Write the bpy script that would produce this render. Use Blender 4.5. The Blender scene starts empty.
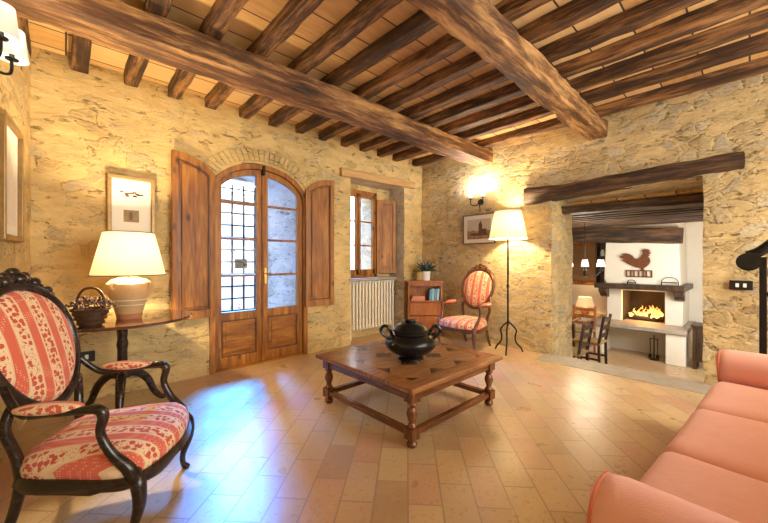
import bpy, math, random
from mathutils import Vector, Matrix, noise
C = bpy.context.scene
COL = C.collection
PI = math.pi
R = math.radians

# ------------------------------------------------------------------ camera, sky, large lights, exposure
cd = bpy.data.cameras.new('camera'); cam = bpy.data.objects.new('camera', cd); COL.objects.link(cam)
cam.location = (0, 0, 1.10); cam.rotation_euler = (R(90), 0, R(47 - 90))
cd.sensor_width = 36; cd.lens = 341 / 768 * 36; cd.clip_start = 0.02
C.camera = cam
C.view_settings.view_transform = 'Standard'; C.view_settings.look = 'None'
C.view_settings.gamma = 1; C.view_settings.use_curve_mapping = False
C.view_settings.exposure = 0.36
C.cycles.use_denoising = True
C.cycles.max_bounces = 8; C.cycles.diffuse_bounces = 5
C.cycles.sample_clamp_indirect = 6
W = bpy.data.worlds.new('sky'); C.world = W; W.use_nodes = True
W.node_tree.nodes['Background'].inputs[0].default_value = (0.80, 0.90, 1.0, 1)
W.node_tree.nodes['Background'].inputs[1].default_value = 6.0

def area(name, loc, target, sx, sy, power, color, spread=PI):
    l = bpy.data.lights.new(name, 'AREA'); l.shape = 'RECTANGLE'; l.size = sx; l.size_y = sy
    l.energy = power; l.color = color; l.spread = spread
    o = bpy.data.objects.new(name, l); COL.objects.link(o); o.location = loc
    o.rotation_euler = (Vector(target) - Vector(loc)).to_track_quat('-Z', 'Y').to_euler()
    return o
def point(name, loc, power, color, rad=0.04):
    l = bpy.data.lights.new(name, 'POINT'); l.energy = power; l.color = color; l.shadow_soft_size = rad
    o = bpy.data.objects.new(name, l); COL.objects.link(o); o.location = loc
    return o
WARM = (1.0, 0.74, 0.42)
# daylight over the courtyard, falling in through the french door
area('daylight_courtyard', (2.8, 6.4, 4.0), (0.75, 2.25, 0.0), 1.2, 1.2, 640, (0.02, 0.26, 1.0), R(60))
# added warm fill behind the camera, set in an invented window opening
area('south_fill', (2.0, -2.45, 1.35), (2.0, 3.0, 0.6), 2.4, 1.5, 78, (1.0, 0.88, 0.66))
# added fill light low behind the sofa corner, no lamp stands there
area('sofa_corner_fill', (3.3, -2.1, 1.0), (2.2, 2.0, 1.1), 1.0, 1.0, 22, (1.0, 0.82, 0.56))
# added overhead fill behind the camera, shining down into the room
area('overhead_fill', (3.1, -1.3, 2.38), (3.0, 1.6, 0.0), 1.0, .8, 14, (1.0, 0.86, 0.60), R(110))
# added fill light for the dining room, hidden behind the jamb
area('dining_fill', (6.3, -.22, 0.9), (8.0, 1.8, 0.3), 1.2, 1.2, 58, (1.0, 0.95, 0.88))

# ------------------------------------------------------------------ helpers
class MB:
    def __init__(s): s.v = []; s.f = []
    def add(s, vs, fs, M=None):
        o = len(s.v)
        s.v += [tuple(M @ Vector(p)) if M else tuple(p) for p in vs]
        s.f += [tuple(i + o for i in f) for f in fs]
        return s
    def box(s, x0, y0, z0, x1, y1, z1, M=None):
        return s.add([(x0,y0,z0),(x1,y0,z0),(x1,y1,z0),(x0,y1,z0),(x0,y0,z1),(x1,y0,z1),(x1,y1,z1),(x0,y1,z1)],
                     [(0,3,2,1),(4,5,6,7),(0,1,5,4),(1,2,6,5),(2,3,7,6),(3,0,4,7)], M)
    def prism(s, poly, d0, d1, fn=None, M=None):
        # poly in (a,b); fn(a,b,d) -> point
        fn = fn or (lambda a, b, d: (a, b, d)); n = len(poly)
        vs = [fn(a, b, d0) for a, b in poly] + [fn(a, b, d1) for a, b in poly]
        fs = [tuple(range(n))[::-1], tuple(range(n, 2*n))] + [(i, (i+1) % n, n+(i+1) % n, n+i) for i in range(n)]
        return s.add(vs, fs, M)
    def tube(s, pts, rad, n=8, closed=False, M=None, flat=1.0):
        pts = [Vector(p) for p in pts]; m = len(pts)
        rad = rad if isinstance(rad, (list, tuple)) else [rad]*m
        vs = []; fs = []; up = None
        for i, p in enumerate(pts):
            a = pts[(i-1) % m] if (closed or i) else p
            b = pts[(i+1) % m] if (closed or i < m-1) else p
            t = (b - a).normalized()
            if up is None:
                up = Vector((0,0,1)) if abs(t.z) < .9 else Vector((1,0,0))
            sd = t.cross(up).normalized(); up = sd.cross(t).normalized()
            for k in range(n):
                an = 2*PI*k/n
                vs.append(p + sd*math.cos(an)*rad[i] + up*math.sin(an)*rad[i]*flat)
        L = m if closed else m-1
        for i in range(L):
            j = (i+1) % m
            for k in range(n):
                l = (k+1) % n
                fs.append((i*n+k, i*n+l, j*n+l, j*n+k))
        if not closed:
            fs.append(tuple(range(n))[::-1]); fs.append(tuple((m-1)*n+k for k in range(n)))
        return s.add(vs, fs, M)
    def lathe(s, prof, n=20, c=(0,0,0), M=None, cap=True):
        vs = []; fs = []; m = len(prof)
        for r, z in prof:
            for k in range(n):
                a = 2*PI*k/n; vs.append((c[0]+r*math.cos(a), c[1]+r*math.sin(a), c[2]+z))
        for i in range(m-1):
            for k in range(n):
                l = (k+1) % n; fs.append((i*n+k, i*n+l, (i+1)*n+l, (i+1)*n+k))
        if cap:
            fs.append(tuple(range(n))[::-1]); fs.append(tuple((m-1)*n+k for k in range(n)))
        return s.add(vs, fs, M)
    def ell(s, c, r, n=10, M=None):
        prof = [(max(math.sin(PI*i/n), 1e-3), -math.cos(PI*i/n)) for i in range(n+1)]
        T = Matrix.Translation(c) @ Matrix.Diagonal((r[0], r[1], r[2], 1))
        return s.lathe(prof, n+2, M=(M @ T) if M else T)
    def patch(s, fn, nu, nv, flip=False):
        vs = [fn(i/nu, j/nv) for j in range(nv+1) for i in range(nu+1)]
        fs = []
        for j in range(nv):
            for i in range(nu):
                a = j*(nu+1)+i; q = (a, a+1, a+nu+2, a+nu+1)
                fs.append(q[::-1] if flip else q)
        return s.add(vs, fs)
    def build(s, name, mat, parent=None, smooth=True, bevel=0, sub=0, angle=40, seg=2):
        me = bpy.data.meshes.new(name); me.from_pydata(s.v, [], s.f); me.update()
        me.materials.append(mat)
        if smooth:
            me.polygons.foreach_set('use_smooth', [True]*len(me.polygons))
            me.set_sharp_from_angle(angle=R(angle))
        o = bpy.data.objects.new(name, me); COL.objects.link(o)
        if parent: o.parent = parent
        if bevel:
            b = o.modifiers.new('bevel', 'BEVEL'); b.width = bevel; b.segments = seg; b.limit_method = 'ANGLE'; b.angle_limit = R(40)
        if sub:
            q = o.modifiers.new('sub', 'SUBSURF'); q.levels = sub; q.render_levels = sub
        return o

def cat(pts, k=6, closed=False):
    P = [Vector(p) for p in pts]; n = len(P); out = []
    for i in range(n if closed else n-1):
        g = (lambda j: P[j % n]) if closed else (lambda j: P[min(max(j, 0), n-1)])
        a, b, c, d = g(i-1), g(i), g(i+1), g(i+2)
        for q in range(k):
            t = q/k
            out.append(.5*((2*b)+(c-a)*t+(2*a-5*b+4*c-d)*t*t+(3*b-a-3*c+d)*t**3))
    if not closed: out.append(P[-1])
    return out
def lerp(a, b, t): return a+(b-a)*t
def radii(rs, n):
    m = len(rs)-1; return [lerp(rs[min(int(i/(n-1)*m), m-1)], rs[min(int(i/(n-1)*m), m-1)+1], i/(n-1)*m-min(int(i/(n-1)*m), m-1)) for i in range(n)]
def tag(o, label=None, cat_=None, group=None, kind=None):
    if label: o['label'] = label
    if cat_: o['category'] = cat_
    if group: o['group'] = group
    if kind: o['kind'] = kind
    return o
def thing(name, label, cat_, loc=(0,0,0), rz=0, group=None):
    o = bpy.data.objects.new(name, None); COL.objects.link(o); o.empty_display_size = .1
    o.location = loc; o.rotation_euler = (0,0,rz)
    return tag(o, label, cat_, group)
def struct(o): o['kind'] = 'structure'; return o
def dup(root, loc, rz, label, group=None):
    r = root.copy(); COL.objects.link(r); r.location = loc; r.rotation_euler = (0,0,rz); r['label'] = label
    if group: r['group'] = group
    for ch in list(root.children):
        c2 = ch.copy(); COL.objects.link(c2); c2.parent = r
        for g in list(ch.children):
            d = g.copy(); COL.objects.link(d); d.parent = c2
    return r

# ------------------------------------------------------------------ materials
class NT:
    def __init__(s, name):
        s.m = bpy.data.materials.new(name); s.m.use_nodes = True; s.t = s.m.node_tree
        s.b = s.t.nodes['Principled BSDF']
    def n(s, typ, **kw):
        d = s.t.nodes.new('ShaderNode'+typ)
        for k, v in kw.items():
            if k.startswith('_'): setattr(d, k[1:], v)
            else:
                key = int(k[1:]) if k[0] == 'i' and k[1:].isdigit() else k.replace('__', ' ')
                if isinstance(v, bpy.types.NodeSocket): s.t.links.new(v, d.inputs[key])
                else: d.inputs[key].default_value = v
        return d
    def math(s, op, a, b=0.0, c=None, clamp=False):
        d = s.n('Math', _operation=op, _use_clamp=clamp)
        for i, v in enumerate((a, b, c)):
            if v is None: continue
            if isinstance(v, bpy.types.NodeSocket): s.t.links.new(v, d.inputs[i])
            else: d.inputs[i].default_value = v
        return d.outputs[0]
    def ramp(s, fac, stops, mode='LINEAR'):
        d = s.n('ValToRGB', Fac=fac); e = d.color_ramp.elements; d.color_ramp.interpolation = mode
        while len(e) > 1: e.remove(e[-1])
        for i, (p, col) in enumerate(stops):
            q = e[0] if i == 0 else e.new(p)
            q.position = p; q.color = (*col, 1) if len(col) == 3 else col
        return d.outputs[0]
    def mix(s, fac, a, b, mode='MIX'):
        d = s.n('Mix', _data_type='RGBA', _blend_type=mode)
        for i, v in ((0, fac), (6, a), (7, b)):
            if isinstance(v, bpy.types.NodeSocket): s.t.links.new(v, d.inputs[i])
            elif i == 0: d.inputs[i].default_value = v
            else: d.inputs[i].default_value = (*v, 1)
        return d.outputs[2]
    def coord(s, scale=(1,1,1), rot=(0,0,0), loc=(0,0,0)):
        tc = s.n('TexCoord')
        return s.n('Mapping', Vector=tc.outputs['Object'], Scale=scale, Rotation=rot, Location=loc).outputs[0]
    def noise(s, vec, scale, detail=4, rough=.55, out=0):
        return s.n('TexNoise', Vector=vec, Scale=scale, Detail=detail, Roughness=rough).outputs[out]
    def set(s, color=None, rough=None, metal=None, bump=None, bs=.3, bd=.01, spec=None, coat=None):
        for k, v in (('Base Color', color), ('Roughness', rough), ('Metallic', metal), ('Specular IOR Level', spec), ('Coat Weight', coat)):
            if v is None: continue
            if isinstance(v, bpy.types.NodeSocket): s.t.links.new(v, s.b.inputs[k])
            else: s.b.inputs[k].default_value = (*v, 1) if isinstance(v, tuple) else v
        if bump is not None:
            d = s.n('Bump', Strength=bs, Distance=bd, Height=bump); s.t.links.new(d.outputs[0], s.b.inputs['Normal'])
        return s.m

def m_plain(name, col, rough=.5, metal=0, var=.12, scale=14, bs=.15):
    t = NT(name); v = t.coord(); n = t.noise(v, scale)
    c = t.mix(n, tuple(max(x*(1-var*2), 0) for x in col), tuple(min(x*(1+var), 1) for x in col))
    return t.set(c, rough, metal, n, bs, .004)
def m_wood(name, dark, mid, light, axis=0, rough=.45, scale=1.0, knots=False, bs=.3, coat=0, bd=.004, stain=0.0):
    t = NT(name); sc = [9*scale]*3; sc[axis] = .9*scale
    v = t.coord(tuple(sc)); n1 = t.noise(v, 2.2, 7, .68); n2 = t.noise(v, 9, 4, .65)
    f = t.math('ADD', t.math('MULTIPLY', n1, .72), t.math('MULTIPLY', n2, .28))
    g = f
    if stain:
        s2 = [2.6]*3; s2[axis] = 1.1
        g = t.math('ADD', f, t.math('MULTIPLY', t.math('SUBTRACT', t.noise(t.coord(tuple(s2)), 1.3, 3, .6), .5), stain))
    col = t.ramp(g, [(.32, dark), (.48, mid), (.64, light)])
    if stain:
        crack = t.ramp(t.noise(t.coord(tuple(sc), loc=(3,5,7)), 3.4, 4, .6), [(.30, (1,1,1)), (.38, (0,0,0))])
        col = t.mix(t.math('MULTIPLY', crack, .8), col, (.012,.006,.003))
    if knots:
        k = [4]*3; k[axis] = 2.0
        vo = t.n('TexVoronoi', Vector=t.coord(tuple(k)), Scale=1.7, Randomness=1.0).outputs[0]
        col = t.mix(t.ramp(vo, [(.05, (1,1,1)), (.17, (0,0,0))]), col, tuple(x*.35 for x in dark))
    return t.set(col, rough, 0, f, bs, bd, coat=coat)
def m_stone(name, plaster, plaster2, stones, amount, scale=4.6, seed=0.0, bd=.02, aniso=2.1, soft=.12):
    t = NT(name); v = t.coord(loc=(seed, seed*.7, 0))
    w1 = t.noise(v, 2.6, 2, .5, out=1); w2 = t.noise(v, 11, 3, .6, out=1)
    vv = t.n('VectorMath', _operation='MULTIPLY_ADD', i0=w1, i1=(.26,.26,.26), i2=v).outputs[0]
    vv = t.n('VectorMath', _operation='MULTIPLY_ADD', i0=w2, i1=(.10,.10,.10), i2=vv).outputs[0]
    vm = t.n('Mapping', Vector=vv, Scale=(1,1,aniso)).outputs[0]
    vc = t.n('TexVoronoi', Vector=vm, Scale=scale, Randomness=1.0)
    ve = t.n('TexVoronoi', Vector=vm, Scale=scale, Randomness=1.0, _feature='DISTANCE_TO_EDGE')
    cellr = t.n('SeparateColor', Color=vc.outputs['Color'])
    vs = t.n('Mapping', Vector=v, Scale=(1,1,2.6)).outputs[0]
    big = t.noise(v, 1.1, 4, .65); mid = t.noise(vs, 7, 7, .68); fine = t.noise(vs, 34, 5, .65)
    m1 = t.ramp(mid, [(.36, (0,0,0)), (.62, (1,1,1))])
    pl = t.mix(m1, plaster2, plaster)
    pl = t.mix(t.math('MULTIPLY', t.ramp(big, [(.45, (0,0,0)), (.62, (1,1,1))]), .35), pl, tuple(x*.8 for x in plaster2))
    st = t.ramp(cellr.outputs[0], [(i/max(len(stones)-1, 1), c) for i, c in enumerate(stones)])
    st = t.mix(t.ramp(fine, [(.38, (1,1,1)), (.62, (0,0,0))]), st, t.mix(.5, st, (.20,.14,.075)))
    show = t.math('ADD', t.math('MULTIPLY', cellr.outputs[1], .75), t.math('MULTIPLY', t.math('SUBTRACT', big, .5), 1.6))
    show = t.math('ADD', show, t.math('MULTIPLY', t.math('SUBTRACT', mid, .5), .7))
    show = t.ramp(show, [(max(0, .75-amount-.10), (0,0,0)), (.75-amount+.14, (1,1,1))])
    edge = t.ramp(t.math('ADD', ve.outputs[0], t.math('MULTIPLY', t.math('SUBTRACT', fine, .5), .14)), [(.01, (0,0,0)), (soft, (1,1,1))])
    f = t.math('MULTIPLY', show, edge)
    col = t.mix(t.math('MULTIPLY', f, .85), pl, st)
    # ragged shadow gaps painted dark beside the stones, and dark pits in the plaster
    crev = t.math('MULTIPLY', t.ramp(t.math('ADD', ve.outputs[0], t.math('MULTIPLY', t.math('SUBTRACT', mid, .5), .35)), [(.0, (1,1,1)), (.035, (0,0,0))]), t.ramp(fine, [(.42, (0,0,0)), (.58, (1,1,1))]))
    pits = t.math('MAXIMUM', t.math('MULTIPLY', crev, show), t.ramp(t.noise(vs, 9, 4, .6), [(.62, (0,0,0)), (.70, (1,1,1))]))
    col = t.mix(t.math('MULTIPLY', pits, .72), col, (.15,.095,.045))
    h = t.math('ADD', t.math('MULTIPLY', f, .34), t.math('ADD', t.math('MULTIPLY', mid, 1.1), t.math('MULTIPLY', fine, .45)))
    h = t.math('SUBTRACT', h, t.math('MULTIPLY', pits, .55))
    return t.set(col, .9, 0, h, 1.0, bd, spec=.2)

M = {}
M['wall_n'] = m_stone('warm lime plaster with stones', (.76,.57,.26), (.63,.45,.185), [(.46,.34,.15),(.70,.57,.33),(.58,.42,.19),(.52,.44,.29)], .34, 5.6, 1.3, .016, 1.8, .20)
M['wall_e'] = m_stone('rough stone masonry', (.74,.57,.29), (.56,.41,.19), [(.36,.28,.17),(.76,.67,.46),(.54,.40,.19),(.50,.45,.35),(.68,.53,.29)], .50, 6.2, 4.1, .022, 1.7, .20)
M['jamb'] = m_stone('pale reveal masonry', (.74,.62,.42), (.60,.48,.30), [(.46,.41,.31),(.76,.69,.56),(.56,.46,.32)], .4, 4.6, 7.7)
M['outside'] = m_stone('courtyard stone', (.62,.61,.58), (.50,.49,.47), [(.40,.40,.39),(.66,.65,.62),(.5,.48,.45)], .5, 4.0, 2.2)
M['reveal'] = m_stone('pale door reveal stone', (.86,.84,.78), (.74,.72,.66), [(.62,.60,.56),(.88,.86,.80),(.72,.69,.63)], .5, 4.4, 3.2)
M['white_wall'] = m_plain('white lime plaster', (.84,.80,.70), .9, 0, .03, 8, .2)
M['beam'] = m_wood('old chestnut beam', (.014,.007,.004), (.15,.062,.020), (.58,.32,.115), 0, .6, .95, bs=1, bd=.03, stain=.42)
M['beam_y'] = m_wood('old rafter timber', (.012,.006,.003), (.070,.030,.012), (.40,.20,.07), 1, .62, 1.0, bs=1, bd=.03, stain=.38)
M['beam_dark'] = m_wood('dark lintel timber', (.007,.004,.0035), (.035,.018,.010), (.17,.085,.04), 1, .6, 1.0, bs=1, bd=.03, stain=.3)
M['pine'] = m_wood('honey pine', (.11,.034,.003), (.27,.094,.006), (.48,.20,.022), 2, .5, .6, True, .12)
M['pine_x'] = m_wood('honey pine boards', (.11,.034,.003), (.27,.094,.006), (.48,.20,.022), 0, .5, .6, True, .12)
M['pine_pale'] = m_wood('pale lintel board', (.34,.19,.07), (.52,.31,.12), (.64,.42,.19), 0, .6, .6, False, .3)
M['walnut'] = m_wood('polished walnut', (.035,.011,.005), (.125,.043,.014), (.26,.10,.034), 0, .25, 1.0, bs=.08)
M['polished'] = m_wood('french polished top', (.03,.010,.005), (.09,.035,.014), (.17,.07,.028), 0, .08, 1.0, bs=.03, coat=.6)
M['walnut_y'] = m_wood('polished walnut rail', (.035,.011,.005), (.125,.043,.014), (.26,.10,.034), 1, .25, 1.0, bs=.08)
M['walnut_z'] = m_wood('polished walnut leg', (.035,.011,.005), (.125,.043,.014), (.26,.10,.034), 2, .25, 1.0, bs=.08)
M['cherry'] = m_wood('cherry cabinet', (.16,.045,.012), (.33,.11,.03), (.45,.17,.05), 2, .35, 1.0, bs=.08)
M['ebony'] = m_wood('ebonised carved wood', (.006,.004,.003), (.018,.011,.007), (.05,.027,.014), 0, .25, 1.2, bs=.2)
M['mahogany'] = m_wood('carved mahogany', (.03,.010,.005), (.10,.034,.014), (.20,.075,.03), 2, .3, 1.2, bs=.2)
M['oak_dark'] = m_wood('dark oak', (.010,.006,.004), (.045,.022,.012), (.10,.05,.025), 2, .4, 1.0, bs=.2)
M['iron'] = m_plain('black wrought iron', (.016,.014,.013), .42, .6, .25, 30, .2)
M['bronze'] = m_plain('blackened bronze', (.020,.021,.020), .27, .55, .3, 8, .12)
M['brass'] = m_plain('worn brass', (.62,.40,.13), .3, 1, .15, 30, .1)
M['gilt'] = m_plain('antique gilt', (.36,.22,.07), .38, .35, .25, 25, .3)
M['grey_frame'] = m_plain('grey brown frame', (.14,.10,.075), .45, 0, .2, 25, .2)
M['mat_white'] = m_plain('cream mount', (.86,.82,.70), .8, 0, .02, 20, 0)
M['radiator'] = m_plain('cream radiator enamel', (.84,.79,.64), .3, 0, .02, 10, 0)
M['terracotta'] = m_plain('terracotta', (.50,.20,.085), .7, 0, .15, 12, .2)
M['ceramic'] = m_plain('glazed pot', (.62,.42,.20), .35, 0, .2, 6, .15)
M['white_pot'] = m_plain('white pot', (.88,.86,.82), .4, 0, .02, 10, 0)
M['black_plastic'] = m_plain('black plate', (.012,.010,.009), .3, 0, .1, 10, 0)
M['white_plastic'] = m_plain('white rocker', (.85,.83,.78), .4, 0, .02, 10, 0)
M['grey_stone'] = m_plain('grey sandstone', (.40,.36,.31), .6, 0, .2, 9, .3)
M['rust'] = m_plain('rusty iron', (.20,.065,.022), .7, .3, .35, 18, .3)
M['soot'] = m_plain('soot', (.035,.024,.016), .95, 0, .5, 5, .3)
M['book_pink'] = m_plain('faded red book cloth', (.58,.25,.15), .7, 0, .15, 20, .1)
M['book_blue'] = m_plain('blue book cloth', (.10,.30,.48), .6, 0, .15, 20, .1)
M['book_pale'] = m_plain('pale blue book cloth', (.30,.50,.62), .6, 0, .15, 20, .1)
M['paper'] = m_plain('paper', (.80,.74,.60), .8, 0, .1, 60, .1)
M['leaf'] = m_plain('dark leaf', (.035,.095,.055), .4, 0, .4, 9, .1)
M['leaf_blue'] = m_plain('blue flower', (.10,.17,.30), .5, 0, .3, 9, .1)
M['wicker'] = m_plain('brown wicker', (.085,.036,.016), .6, 0, .45, 40, .8)
M['dried'] = m_plain('dried flowers', (.075,.028,.022), .8, 0, .5, 40, .3)
M['dried_pale'] = m_plain('pale dried flowers', (.20,.11,.07), .8, 0, .4, 40, .3)
M['ash'] = m_plain('burnt bark', (.045,.03,.022), .9, 0, .4, 15, .8)
M['straw'] = m_plain('woven straw', (.40,.27,.11), .8, 0, .25, 60, .4)

def m_emit(name, col, strength, base=(.8,.8,.8)):
    t = NT(name); t.set(base, .6)
    t.b.inputs['Emission Color'].default_value = (*col, 1); t.b.inputs['Emission Strength'].default_value = strength
    return t.m
M['bulb'] = m_emit('lit bulb', (1.0,.88,.66), 3)
M['flame_glass'] = m_emit('lit frosted glass', (1.0,.95,.88), .7)
def m_shade(name, col, em):
    t = NT(name); n = t.noise(t.coord((60,60,3)), 3)
    c = t.mix(n, tuple(x*.93 for x in col), col)
    t.set(c, .8, bump=n, bs=.1, bd=.002)
    tr = t.n('BsdfTranslucent', Color=c); ad = t.n('MixShader', Fac=.045)
    out = t.t.nodes['Material Output']
    t.t.links.new(t.b.outputs[0], ad.inputs[1]); t.t.links.new(tr.outputs[0], ad.inputs[2]); t.t.links.new(ad.outputs[0], out.inputs[0])
    t.b.inputs['Emission Color'].default_value = (1.0,.80,.48,1); t.b.inputs['Emission Strength'].default_value = em
    return t.m
M['shade'] = m_shade('cream lamp shade', (.93,.80,.52), .14)
M['shade_small'] = m_shade('cream sconce shade', (.90,.86,.78), .12)
M['shade_orange'] = m_shade('orange lamp shade', (.85,.55,.24), .35)
def m_fire():
    t = NT('flames'); v = t.coord()
    z = t.n('SeparateXYZ', Vector=v).outputs[2]
    n = t.noise(v, 9, 3)
    f = t.math('ADD', t.math('MULTIPLY', z, 2.2), t.math('MULTIPLY', t.math('SUBTRACT', n, .5), .8))
    c = t.ramp(f, [(0.0, (1.0,.62,.16)), (.35, (1.0,.36,.05)), (.8, (.9,.14,.01))])
    t.set((0,0,0), 1); t.t.links.new(c, t.b.inputs['Emission Color']); t.b.inputs['Emission Strength'].default_value = 2.6
    return t.m
M['fire'] = m_fire()
def m_glass():
    t = NT('window glass'); g = t.n('BsdfGlossy', Roughness=.03); tr = t.n('BsdfTransparent', Color=(.97,.98,1,1))
    mx = t.n('MixShader', Fac=.012); t.t.links.new(tr.outputs[0], mx.inputs[1]); t.t.links.new(g.outputs[0], mx.inputs[2])
    t.t.links.new(mx.outputs[0], t.t.nodes['Material Output'].inputs[0]); return t.m
M['glass'] = m_glass()
def m_mirror():
    t = NT('old mirror'); return t.set(t.mix(t.noise(t.coord(), 5), (.16,.075,.03), (.34,.18,.075)), .3, 0)
M['mirror'] = m_mirror()

def m_floor():
    t = NT('terracotta tiles'); P = t.n('TexCoord').outputs['Object']
    def brick(rot, loc):
        v = t.n('Mapping', Vector=P, Rotation=(0,0,rot), Location=loc).outputs[0]
        return t.n('TexBrick', Vector=v, Color1=(0,0,0,1), Color2=(1,1,1,1), Mortar=(.5,.5,.5,1), Scale=1.0, Mortar__Size=.0045, Mortar__Smooth=.2, Bias=0.0, Brick__Width=.31, Row__Height=.155, _offset=.5)
    b1 = brick(R(-43), (0,0,0)); b2 = brick(0, (0,.03,0))
    y = t.n('SeparateXYZ', Vector=P).outputs[1]; x = t.n('SeparateXYZ', Vector=P).outputs[0]
    sel = t.math('MAXIMUM', t.math('GREATER_THAN', y, 3.195), t.math('GREATER_THAN', x, 8.0))
    bc = t.mix(sel, b1.outputs[0], b2.outputs[0]); bf = t.math('ADD', t.math('MULTIPLY', b1.outputs[1], t.math('SUBTRACT', 1, sel)), t.math('MULTIPLY', b2.outputs[1], sel))
    tile = t.ramp(bc, [(0, (.42,.27,.145)), (.25, (.54,.38,.19)), (.45, (.51,.28,.18)), (.7, (.57,.42,.23)), (1, (.47,.34,.19))])
    n = t.noise(P, 2.2, 5, .6); n2 = t.noise(P, 38, 4, .7)
    tile = t.mix(t.math('MULTIPLY', t.ramp(n, [(.40, (0,0,0)), (.72, (1,1,1))]), .7), tile, (.62,.45,.23))
    tile = t.mix(t.math('MULTIPLY', t.ramp(n2, [(.56, (0,0,0)), (.70, (1,1,1))]), .55), tile, (.25,.12,.06))
    col = t.mix(bf, tile, (.36,.26,.155))
    h = t.math('SUBTRACT', t.math('ADD', t.math('MULTIPLY', n, .35), t.math('MULTIPLY', n2, .10)), t.math('MULTIPLY', bf, .35))
    rough = t.math('ADD', .20, t.math('MULTIPLY', t.noise(P, 5, 4), .22))
    return t.set(col, rough, 0, h, .22, .012, spec=.6)
M['floor'] = m_floor()
def m_ceiling():
    t = NT('ceiling planks'); v = t.coord((1,1,1), (0,0,R(90)))
    b = t.n('TexBrick', Vector=v, Color1=(0,0,0,1), Color2=(1,1,1,1), Mortar=(0,0,0,1), Scale=1.0, Mortar__Size=.006, Brick__Width=.27, Row__Height=40.0, Bias=0.0, _offset=0.0)
    n = t.noise(t.coord((2,12,1)), 2.5, 5, .6)
    c = t.ramp(t.math('ADD', t.math('MULTIPLY', b.outputs[0], .5), t.math('MULTIPLY', n, .6)), [(.2, (.50,.27,.09)), (.5, (.70,.44,.17)), (.85, (.78,.56,.27))])
    c = t.mix(b.outputs[1], c, (.07,.035,.016))
    return t.set(c, .75, 0, t.math('SUBTRACT', n, b.outputs[1]), .4, .006)
M['planks'] = m_ceiling()

def m_fabric(name, axis):
    # vertical stripes: cream band with red sprigs, then a salmon band with tiny dots
    t = NT(name); P = t.n('TexCoord').outputs['Object']
    s = t.n('SeparateXYZ', Vector=P).outputs
    u = t.math('ADD', s[axis], 5.0)
    ph = t.math('FRACT', t.math('DIVIDE', u, .106))
    floral_band = t.math('LESS_THAN', ph, .54)
    edge = t.math('ADD', t.math('LESS_THAN', t.math('ABSOLUTE', t.math('SUBTRACT', ph, .56)), .022), t.math('LESS_THAN', t.math('ABSOLUTE', t.math('SUBTRACT', ph, .98)), .022), clamp=True)
    v1 = t.n('TexVoronoi', Vector=P, Scale=46.0, Randomness=.8).outputs[0]
    v2 = t.n('TexVoronoi', Vector=P, Scale=120.0, Randomness=.9).outputs[0]
    wn = t.noise(P, 60, 2)
    flower = t.math('MAXIMUM', t.math('LESS_THAN', t.math('ADD', v1, t.math('MULTIPLY', t.math('SUBTRACT', wn, .5), .6)), .45), t.math('LESS_THAN', v2, .28))
    inner = t.math('LESS_THAN', t.math('ABSOLUTE', t.math('SUBTRACT', ph, .27)), .225)
    flower = t.math('MULTIPLY', flower, inner)
    cream = t.mix(flower, (.80,.60,.36), (.56,.10,.06))
    dots = t.math('LESS_THAN', t.n('TexVoronoi', Vector=P, Scale=105.0, Randomness=.05).outputs[0], .26)
    red = t.mix(dots, (.66,.145,.085), (.84,.50,.33))
    col = t.mix(floral_band, red, cream)
    col = t.mix(edge, col, (.74,.52,.30))
    wv = t.noise(P, 300, 2)
    t.set(col, .85, 0, wv, .25, .002, spec=.2)
    t.b.inputs['Sheen Weight'].default_value = .15
    return t.m
M['fabric'] = m_fabric('striped floral upholstery', 1)
def m_sofa():
    t = NT('salmon slipcover'); v = t.coord(); n = t.noise(v, 3, 5, .6); w = t.noise(v, 220, 2)
    c = t.mix(n, (.80,.40,.32), (.88,.50,.41))
    t.set(c, .9, 0, t.math('ADD', n, t.math('MULTIPLY', w, .06)), .35, .03, spec=.2); t.b.inputs['Sheen Weight'].default_value = .2
    return t.m
M['sofa'] = m_sofa()
M['piping'] = m_plain('darker salmon piping', (.62,.19,.11), .9, 0, .05, 20, 0)
def m_tabletop():
    t = NT('parquet table top'); P = t.n('TexCoord').outputs['Object']; s = t.n('SeparateXYZ', Vector=P).outputs
    ax = t.math('ABSOLUTE', s[0]); ay = t.math('ABSOLUTE', s[1])
    mx = t.math('MAXIMUM', ax, ay)
    cell = lambda q: t.math('SUBTRACT', t.math('ABSOLUTE', t.math('SUBTRACT', t.math('FRACT', t.math('ADD', t.math('DIVIDE', q, .27), .5)), .5)), 0)
    d = t.math('ADD', cell(s[0]), cell(s[1]))
    diamond = t.math('GREATER_THAN', d, .70)
    inner = t.math('LESS_THAN', mx, .40)
    n = t.noise(t.coord((2,14,2)), 3, 5, .6)
    base = t.ramp(n, [(.3, (.17,.065,.022)), (.7, (.33,.145,.052))])
    pale = t.ramp(n, [(.3, (.24,.105,.04)), (.7, (.37,.185,.075))])
    dk = t.ramp(n, [(.3, (.045,.018,.008)), (.7, (.10,.04,.016))])
    c = t.mix(inner, base, t.mix(diamond, pale, dk))
    return t.set(c, .22, 0, n, .06, .003, spec=.6)
M['tabletop'] = m_tabletop()
def m_print(kind):
    t = NT('print '+kind); P = t.n('TexCoord').outputs['Object']; s = t.n('SeparateXYZ', Vector=P).outputs
    n = t.noise(P, 18, 5, .6)
    sky = t.ramp(n, [(.35, (.62,.56,.42)), (.6, (.50,.52,.48))])
    land = t.ramp(n, [(.35, (.20,.13,.07)), (.6, (.42,.30,.15))])
    c = t.mix(t.math('GREATER_THAN', t.math('ADD', s[2], t.math('MULTIPLY', n, .08)), .02), land, sky)
    return t.set(c, .5)
M['print'] = m_print('landscape')
M['print_ink'] = m_plain('print ink', (.30,.22,.10), .6, 0, .3, 30, 0)
M['print_dark'] = m_plain('dark print ink', (.16,.08,.045), .6, 0, .3, 30, 0)

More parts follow.
